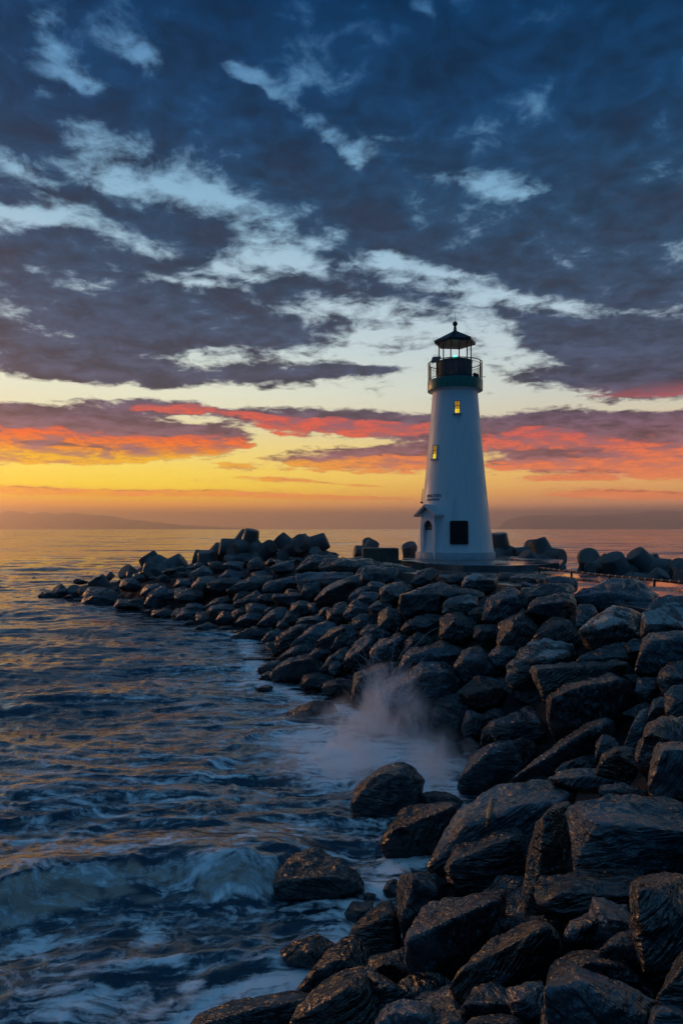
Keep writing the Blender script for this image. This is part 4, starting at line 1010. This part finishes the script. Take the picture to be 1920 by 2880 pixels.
# lettering wrapped on the wall
def wrap_text(txt, size, z, a):
    cu = bpy.data.curves.new('lettering', 'FONT'); cu.body = txt; cu.size = size; cu.align_x = 'CENTER'; cu.extrude = .006
    o = bpy.data.objects.new('lettering', cu); COL.objects.link(o)
    dg = bpy.context.evaluated_depsgraph_get(); me = bpy.data.meshes.new_from_object(o.evaluated_get(dg))
    bpy.data.objects.remove(o)
    r = rad_at(z)
    for v_ in me.vertices:
        x, y, d_ = v_.co
        rr = rad_at(z+y)+.012+d_; v_.co = pol(a+x/r, rr, z+y)
    me.materials.append(LETTER); q = bpy.data.objects.new('lettering', me); COL.objects.link(q); q.parent = L
wrap_text('WALTON', .24, zz(1401), R(-51)); wrap_text('LIGHTHOUSE', .155, zz(1410), R(-52))

# concrete block beside the pad
Y = 35.2; xb0 = (1020-U0)/F*Y; xb1 = (1121-U0)/F*Y
bo = MB(); bo.box(((xb0+xb1)/2, Y+.7, 3.2), (xb1-xb0, 1.4, .82)); bo = bo.build('concrete_block', CONCD, bevel=.035)
tag(bo, 'squared brown stained concrete block on the wet paving left of the lighthouse', 'block')

# rusty pipe with couplings along the walkway
pa, pb = Vector(px(1515, 1597, 31.0)), Vector(px(1990, 1643, 22.0))
pr = empty('pipe', pa); tag(pr, 'long thin rusty pipe with pale couplings along the far edge of the wet walkway', 'pipe')
dv = pb-pa
pts = [Vector((0, 0, 0))+dv*k/12+Vector((0, 0, -.04*math.sin(math.pi*k/12))) for k in range(13)]
MB().tube(pts, .045, 8).build('pipe_run', RUST, pr, True)
for k in range(1, 24, 1):
    c = dv*(k/24)+Vector((0, 0, -.04*math.sin(math.pi*k/24))); e_ = dv.normalized()*.035
    MB().tube([c-e_, c+e_], .062, 8).build('coupling', PIPEC, pr, True)
for k in range(0, 13, 3):
    c = pts[k]; zb = 2.6-(pa.z+c.z)
    MB().box((c.x, c.y, (c.z-.02+zb)/2), (.07, .07, abs(c.z-.02-zb))).build('support', STEEL, pr)

# driftwood stick on the big slab
def rock_hit(u, v, extra=.0):
    d_ = Vector(((u-U0)/F, 1, -(v-HZ)/F)).normalized()
    dg = bpy.context.evaluated_depsgraph_get()
    ok, loc, nr, ix, ob, mx = sc.ray_cast(dg, Vector((0, 0, H)), d_)
    return loc-d_*extra
bpy.context.view_layer.update()
sp_ = [rock_hit(1366+16*f, 2325-82*f, .05+.03*math.sin(3.1*f)) for f in (0, .25, .5, .75, 1)]
ds = MB().tube([sp_[0], (sp_[0]*.5+sp_[1]*.5), sp_[1], sp_[2], sp_[3], sp_[4]], [.008, .016, .020, .024, .022, .012], 7).build('driftwood_stick', WOOD, smooth=True)
tag(ds, 'orange lit driftwood stick leaning on the huge rough grey slab', 'stick')

# ------------------------------------------------------------------ tetrapods
def tetra_mesh(name, sz, dir1, spin, seed):
    d1 = Vector(dir1).normalized()
    up = Vector((0, 0, 1)) if abs(d1.z) < .9 else Vector((1, 0, 0))
    e1 = d1.cross(up).normalized(); e2 = d1.cross(e1)
    dirs = [d1]
    for k in range(3):
        a = R(spin+120*k)
        dirs.append((-d1/3+(e1*math.cos(a)+e2*math.sin(a))*math.sqrt(8)/3).normalized())
    mb = MB()
    for dd in dirs:
        rs = [(0.0, .62), (.25, .60), (.60, .545), (1.02, .485), (1.07, .47), (1.10, .44), (1.105, .40)]
        mb.tube([dd*(q[0]*sz) for q in rs], [q[1]*sz for q in rs], 32)
    return mb.build(name, CONC, None, True)
# u, v of the visible leg's outer end, distance, apparent direction of that leg (deg, 0 = right, 90 = up), tilt towards the camera, size px, spin, label
TP = [
 (160, 1650, 47.5, 120, .5, 44, 20, 'leftmost low tetrapod at the tip of the breakwater, barely above the waves'),
 (205, 1652, 47, 80, .6, 46, 60, 'rounded tetrapod just right of the leftmost one, at the waterline'),
 (268, 1622, 47.5, 118, .15, 66, 10, 'tetrapod with one square cut leg tilted up left near the jetty tip'),
 (350, 1600, 47, 128, .6, 62, 40, 'stubby tetrapod leg pointing up left between the tilted one and the disc ended one'),
 (412, 1556, 46.5, 122, .1, 70, 80, 'tallest of the left tetrapods, its squared leg pointing up left'),
 (424, 1596, 44.5, 60, .9, 60, 30, 'tetrapod showing a pale round end disc toward the camera in the left pile'),
 (510, 1570, 45.5, 35, .05, 66, 0, 'tetrapod with a leg pointing up right beside the tallest left one'),
 (478, 1603, 43.8, 150, .2, 58, 45, 'tetrapod lying with its grey leg sloping down right in the left pile'),
 (548, 1560, 45.5, 165, .1, 62, 20, 'dark tetrapod leg lying level in the middle of the left pile'),
 (578, 1548, 43.5, 95, .2, 62, 70, 'upright round topped tetrapod just left of the top group'),
 (622, 1530, 44, 170, .25, 66, 50, 'tetrapod with its blunt leg pointing left, at the left of the top group'),
 (664, 1540, 43, 200, .6, 54, 15, 'short tetrapod between the blunt left pointing one and the pale ended one'),
 (722, 1518, 44, 30, .1, 58, 95, 'tetrapod with its back rounded against the sea in the top group'),
 (762, 1530, 42.5, 40, .55, 60, 35, 'tetrapod with a pale oval end, left of the one leaning on the tallest'),
 (838, 1505, 43, 112, .15, 68, 25, 'tallest tetrapod of the far pile, round leg up toward the sky'),
 (838, 1528, 41.5, 18, .75, 54, 60, 'tetrapod with a bright round disc end lying in front of the tallest one'),
 (915, 1512, 42.5, 25, .05, 62, 85, 'tetrapod with a squared leg pointing up right, rightmost of the far pile'),
 (885, 1545, 41.5, 100, .7, 46, 10, 'low tetrapod tucked under the rightmost leg of the far pile'),
 (1000, 1545, 44, 170, .2, 46, 40, 'small tetrapod lying level left of the concrete block'),
 (1034, 1518, 45, 100, .7, 40, 15, 'round topped tetrapod peeking over the concrete block'),
 (1150, 1528, 42, 110, .4, 54, 65, 'tetrapod right of the concrete block and left of the porch'),
 (1402, 1496, 43.5, 95, .1, 66, 30, 'tall upright tetrapod leg just right of the tower base'),
 (1450, 1555, 43, 178, .1, 56, 75, 'tetrapod lying level right of the tall upright one'),
 (1511, 1524, 43, 80, .6, 54, 10, 'rounded tetrapod behind the pair beside the tower'),
 (1478, 1555, 39.5, 130, .2, 64, 50, 'cone shaped tetrapod leg leaning up left onto the lying one'),
 (1580, 1560, 40.5, 5, .75, 66, 35, 'tetrapod with a large round end facing right, beside the leaning cone'),
 (1580, 1586, 36, 60, .6, 44, 20, 'small low tetrapod in front of the large round ended one'),
 (1658, 1556, 36.5, 130, .7, 72, 60, 'round tetrapod leading the right hand cluster behind the pipe'),
 (1665, 1595, 34, 175, .6, 54, 0, 'low tetrapod with a dark round end lying against the pipe'),
 (1725, 1560, 33.0, 118, .25, 84, 40, 'largest dark tetrapod cone leaning left behind the pipe'),
 (1790, 1550, 33.6, 132, .1, 74, 90, 'tetrapod with a sharp edged leg pointing up left, right of the largest cone'),
 (1828, 1558, 34.5, 105, .0, 66, 25, 'tetrapod with a straight side leaning against the sharp edged one'),
 (1866, 1606, 30.5, 60, .5, 60, 55, 'low tetrapod mound just behind the right part of the pipe'),
 (1915, 1582, 31.5, 120, .7, 66, 15, 'round shiny tetrapod cut by the right edge of the photo'),
 (1918, 1618, 28.5, 170, .6, 56, 80, 'low dark tetrapod on the right edge beside the pipe end'),
]
for i, (u, v, Y, an, tw, spx, spin, lab) in enumerate(TP):
    sz = spx/F*Y/.96*.76; v = v+.14*spx
    c_ = math.sqrt(max(1-tw*tw, 0))
    d_ = Vector((c_*math.cos(R(an)), -tw, c_*math.sin(R(an))))
    tip = Vector(px(u, v, Y))
    o = tetra_mesh('concrete_tetrapod', sz, d_, spin, i)
    o.location = tip-d_*sz*1.0+Vector((0, .2, 0))
    tag(o, lab, 'tetrapod', 'concrete tetrapods along the breakwater')

# ------------------------------------------------------------------ spray
m = bpy.data.materials.new('sea mist'); m.use_nodes = True; MIST = m
t = NT(m.node_tree); t.n.remove(t.n['Principled BSDF']); outn = t.n['Material Output']
pv = t.new('ShaderNodeVolumePrincipled'); t.l.new(pv.outputs[0], outn.inputs['Volume'])
pos = t.new('ShaderNodeNewGeometry').outputs['Position']
def mist_blob(c, r):
    v_ = t.vmath('DIVIDE', t.vmath('SUBTRACT', pos, c), r); return t.rng(t.vmath('LENGTH', v_), 1., .1)
n_ = t.noise(t.vmath('MULTIPLY', pos, (1., .8, .7)), 1.5, 5, .6, .6).outputs[0]
n2 = t.noise(t.vmath('MULTIPLY', pos, (6., 3., 1.1)), 1.2, 3, .6, .3).outputs[0]
acc = mist_blob((.95, 15.0, .15), (1.9, 1.5, 1.0))
acc = t.math('MAXIMUM', acc, t.math('MULTIPLY', mist_blob((.15, 13.9, .0), (2.2, 2.0, .42)), .85))
acc = t.math('MAXIMUM', acc, t.math('MULTIPLY', mist_blob((1.9, 13.2, .1), (1.1, 1.5, .6)), .9))
acc = t.math('MAXIMUM', acc, t.math('MULTIPLY', mist_blob((1.0, 15.6, .7), (1.0, .8, 1.05)), .42))
acc = t.math('MAXIMUM', acc, t.math('MULTIPLY', mist_blob((-1.0, 17.0, .0), (1.3, 1.3, .25)), .4))
ps = t.sep(t.vmath('SUBTRACT', pos, (.95, 15.3, -.1)))
pr_ = t.math('SQRT', t.math('ADD', t.math('MULTIPLY', ps[0], ps[0]), t.math('MULTIPLY', ps[2], ps[2])))
pa_ = t.math('ARCTAN2', ps[0], ps[2])
rays = t.noise(t.comb(t.math('MULTIPLY', pa_, 9.), t.math('MULTIPLY', pr_, .7), t.math('MULTIPLY', ps[1], .8)), 1., 4, .65, .3).outputs[0]
fan = t.math('MULTIPLY', t.math('MULTIPLY', t.rng(rays, .50, .62), t.rng(t.vmath('LENGTH', t.vmath('DIVIDE', ps_ := t.comb(ps[0], ps[1], ps[2]), (1.35, .5, 1.75))), 1., .3)), 3.)
acc = t.math('MAXIMUM', acc, fan)
dn = t.math('MULTIPLY', acc, t.math('MULTIPLY', t.rng(n_, .38, .66), t.rng(n2, .3, .62, .35, 1.)))
t.put(pv.inputs['Density'], t.math('MULTIPLY', dn, 6.5))
pv.inputs['Color'].default_value = (.985, .985, .99, 1); pv.inputs['Anisotropy'].default_value = .2
def ell(c, r, n=20, m_=14):
    vs = [(c[0], c[1], c[2]-r[2])]; fs = []
    for i in range(1, m_):
        a = math.pi*i/m_
        for k in range(n): vs.append((c[0]+r[0]*math.sin(a)*math.cos(2*math.pi*k/n), c[1]+r[1]*math.sin(a)*math.sin(2*math.pi*k/n), c[2]-r[2]*math.cos(a)))
    vs.append((c[0], c[1], c[2]+r[2]))
    for k in range(n):
        fs.append((0, 1+(k+1) % n, 1+k)); fs.append((len(vs)-1, 1+(m_-2)*n+k, 1+(m_-2)*n+(k+1) % n))
        for i in range(m_-2): fs.append((1+i*n+k, 1+i*n+(k+1) % n, 1+(i+1)*n+(k+1) % n, 1+(i+1)*n+k))
    return vs, fs
mb = MB(); mb.add(*ell((.4, 15.0, .4), (3.8, 4.2, 2.2)))
mo = mb.build('spray_mist', MIST); tag(mo, 'soft mist of a breaking wave hanging low beside the rocks', 'sea mist', kind='stuff')
m, t, b = mat('spray droplets'); DROP = m
b.inputs['Base Color'].default_value = (.82, .84, .88, 1); b.inputs['Roughness'].default_value = .5; b.inputs['Alpha'].default_value = .2
rs = np.random.RandomState(5); mb = MB()
for k in range(300):
    x0 = rs.normal(.95, .22); a = rs.normal(.12, .42); y0 = rs.normal(15.3, .25)
    hgt_ = rs.gamma(3., .27)*(1-.35*abs(a)); dxx = a*hgt_*1.0
    z0 = rs.uniform(.1, .7)
    pts = []; n = 9; s0 = rs.uniform(0, .5)
    for j in range(n):
        f = s0+(1-s0)*j/(n-1)
        pts.append((x0+dxx*f, y0-.2*f*a, z0+hgt_*(1.9*f-.95*f*f)))
    w_ = rs.uniform(.0025, .007)
    mb.tube(pts, [w_*math.sin(math.pi*(j+.3)/(n)) + .0012 for j in range(n)], 4)
for k in range(900):
    a = rs.normal(0, .6); f = rs.gamma(3., .27)
    c = Vector((.95+a*f*.9, 15.3+rs.normal(0, .2), .6+f*(1-.3*abs(a))))
    s_ = rs.uniform(.004, .010)
    mb.add([c+Vector(q)*s_ for q in ((1, 0, 0), (-1, 0, 0), (0, 1, 0), (0, -1, 0), (0, 0, 1.6), (0, 0, -1.6))], [(0, 2, 4), (2, 1, 4), (1, 3, 4), (3, 0, 4), (2, 0, 5), (1, 2, 5), (3, 1, 5), (0, 3, 5)])
so2 = mb.build('spray_plume', DROP); tag(so2, 'thin upward streaks of spray thrown from the rocks by a wave', 'sea spray', kind='stuff')

# ------------------------------------------------------------------ far hills and haze
HILL = simple('distant hills', (.03, .035, .04), .9, 0, .2, .001)
def hills(pts, Y, depth):
    n = len(pts)*10; uu = np.linspace(pts[0][0], pts[-1][0], n); vv = np.interp(uu, [p[0] for p in pts], [p[1] for p in pts])
    hgt_ = (HZ-vv)/F*Y; hgt_ = np.maximum(hgt_+22*fbm(uu*.08, uu*0, o=4), 0)*sstep(0, 40, uu-uu[0]+1e-3)*sstep(0, 40, uu[-1]-uu)
    xx = (uu-U0)/F*Y
    rows = [(-.5, 0.), (-.3, .35), (-.12, .8), (0, 1.), (.2, .6), (.5, 0.)]
    Vv = []
    for (q, s_) in rows:
        for i in range(n): Vv.append((xx[i]*(1+q*depth/Y), Y+q*depth, H*0+hgt_[i]*s_-.5))
    fs = [(r*n+i, r*n+i+1, (r+1)*n+i+1, (r+1)*n+i) for r in range(len(rows)-1) for i in range(n-1)]
    o = link_mesh('hills', Vv, fs, HILL, smooth=True); tag(o, kind='structure'); return o
hills([(-600, 1450), (-300, 1436), (-60, 1446), (30, 1438), (62, 1440), (88, 1446), (125, 1439), (165, 1446), (208, 1439), (230, 1446), (270, 1447), (300, 1449), (380, 1462), (520, 1477), (760, 1487)], 25500, 1500)
hills([(1380, 1486), (1440, 1455), (1500, 1448), (1640, 1449), (1760, 1444), (1850, 1436), (1920, 1439), (2100, 1434), (2400, 1450)], 26000, 1500)
m = bpy.data.materials.new('haze air'); m.use_nodes = True
t = NT(m.node_tree); t.n.remove(t.n['Principled BSDF'])
pv = t.new('ShaderNodeVolumePrincipled'); t.l.new(pv.outputs[0], t.n['Material Output'].inputs['Volume'])
pv.inputs['Density'].default_value = 5.4e-5; pv.inputs['Color'].default_value = (.98, .84, .77, 1); pv.inputs['Anisotropy'].default_value = .82
mb = MB(); mb.box((0, 0, 298), (56000, 56000, 604)); hz_ = mb.build('haze', m); tag(hz_, 'thin brown evening haze over the sea', 'haze', kind='stuff')

# ------------------------------------------------------------------ camera and render settings
cam = bpy.data.cameras.new('camera'); co = bpy.data.objects.new('camera', cam); COL.objects.link(co); sc.camera = co
co.location = (0, 0, H); co.rotation_euler = (R(90), 0, 0)
cam.sensor_fit = 'VERTICAL'; cam.sensor_height = 36; cam.sensor_width = 24; cam.lens = 36*F/2880; cam.shift_y = -(HZ-1440)/2880*-1
cam.clip_end = 90000; cam.clip_start = .1
sc.view_settings.view_transform = 'Standard'; sc.view_settings.look = 'None'; sc.view_settings.exposure = 0; sc.view_settings.gamma = 1
sc.cycles.use_denoising = True
sc.cycles.max_bounces = 6; sc.cycles.volume_bounces = 2; sc.cycles.transparent_max_bounces = 24
sc.cycles.volume_step_rate = 2.; sc.cycles.volume_max_steps = 128
w.cycles.sampling_method = 'MANUAL'; w.cycles.sample_map_resolution = 1024
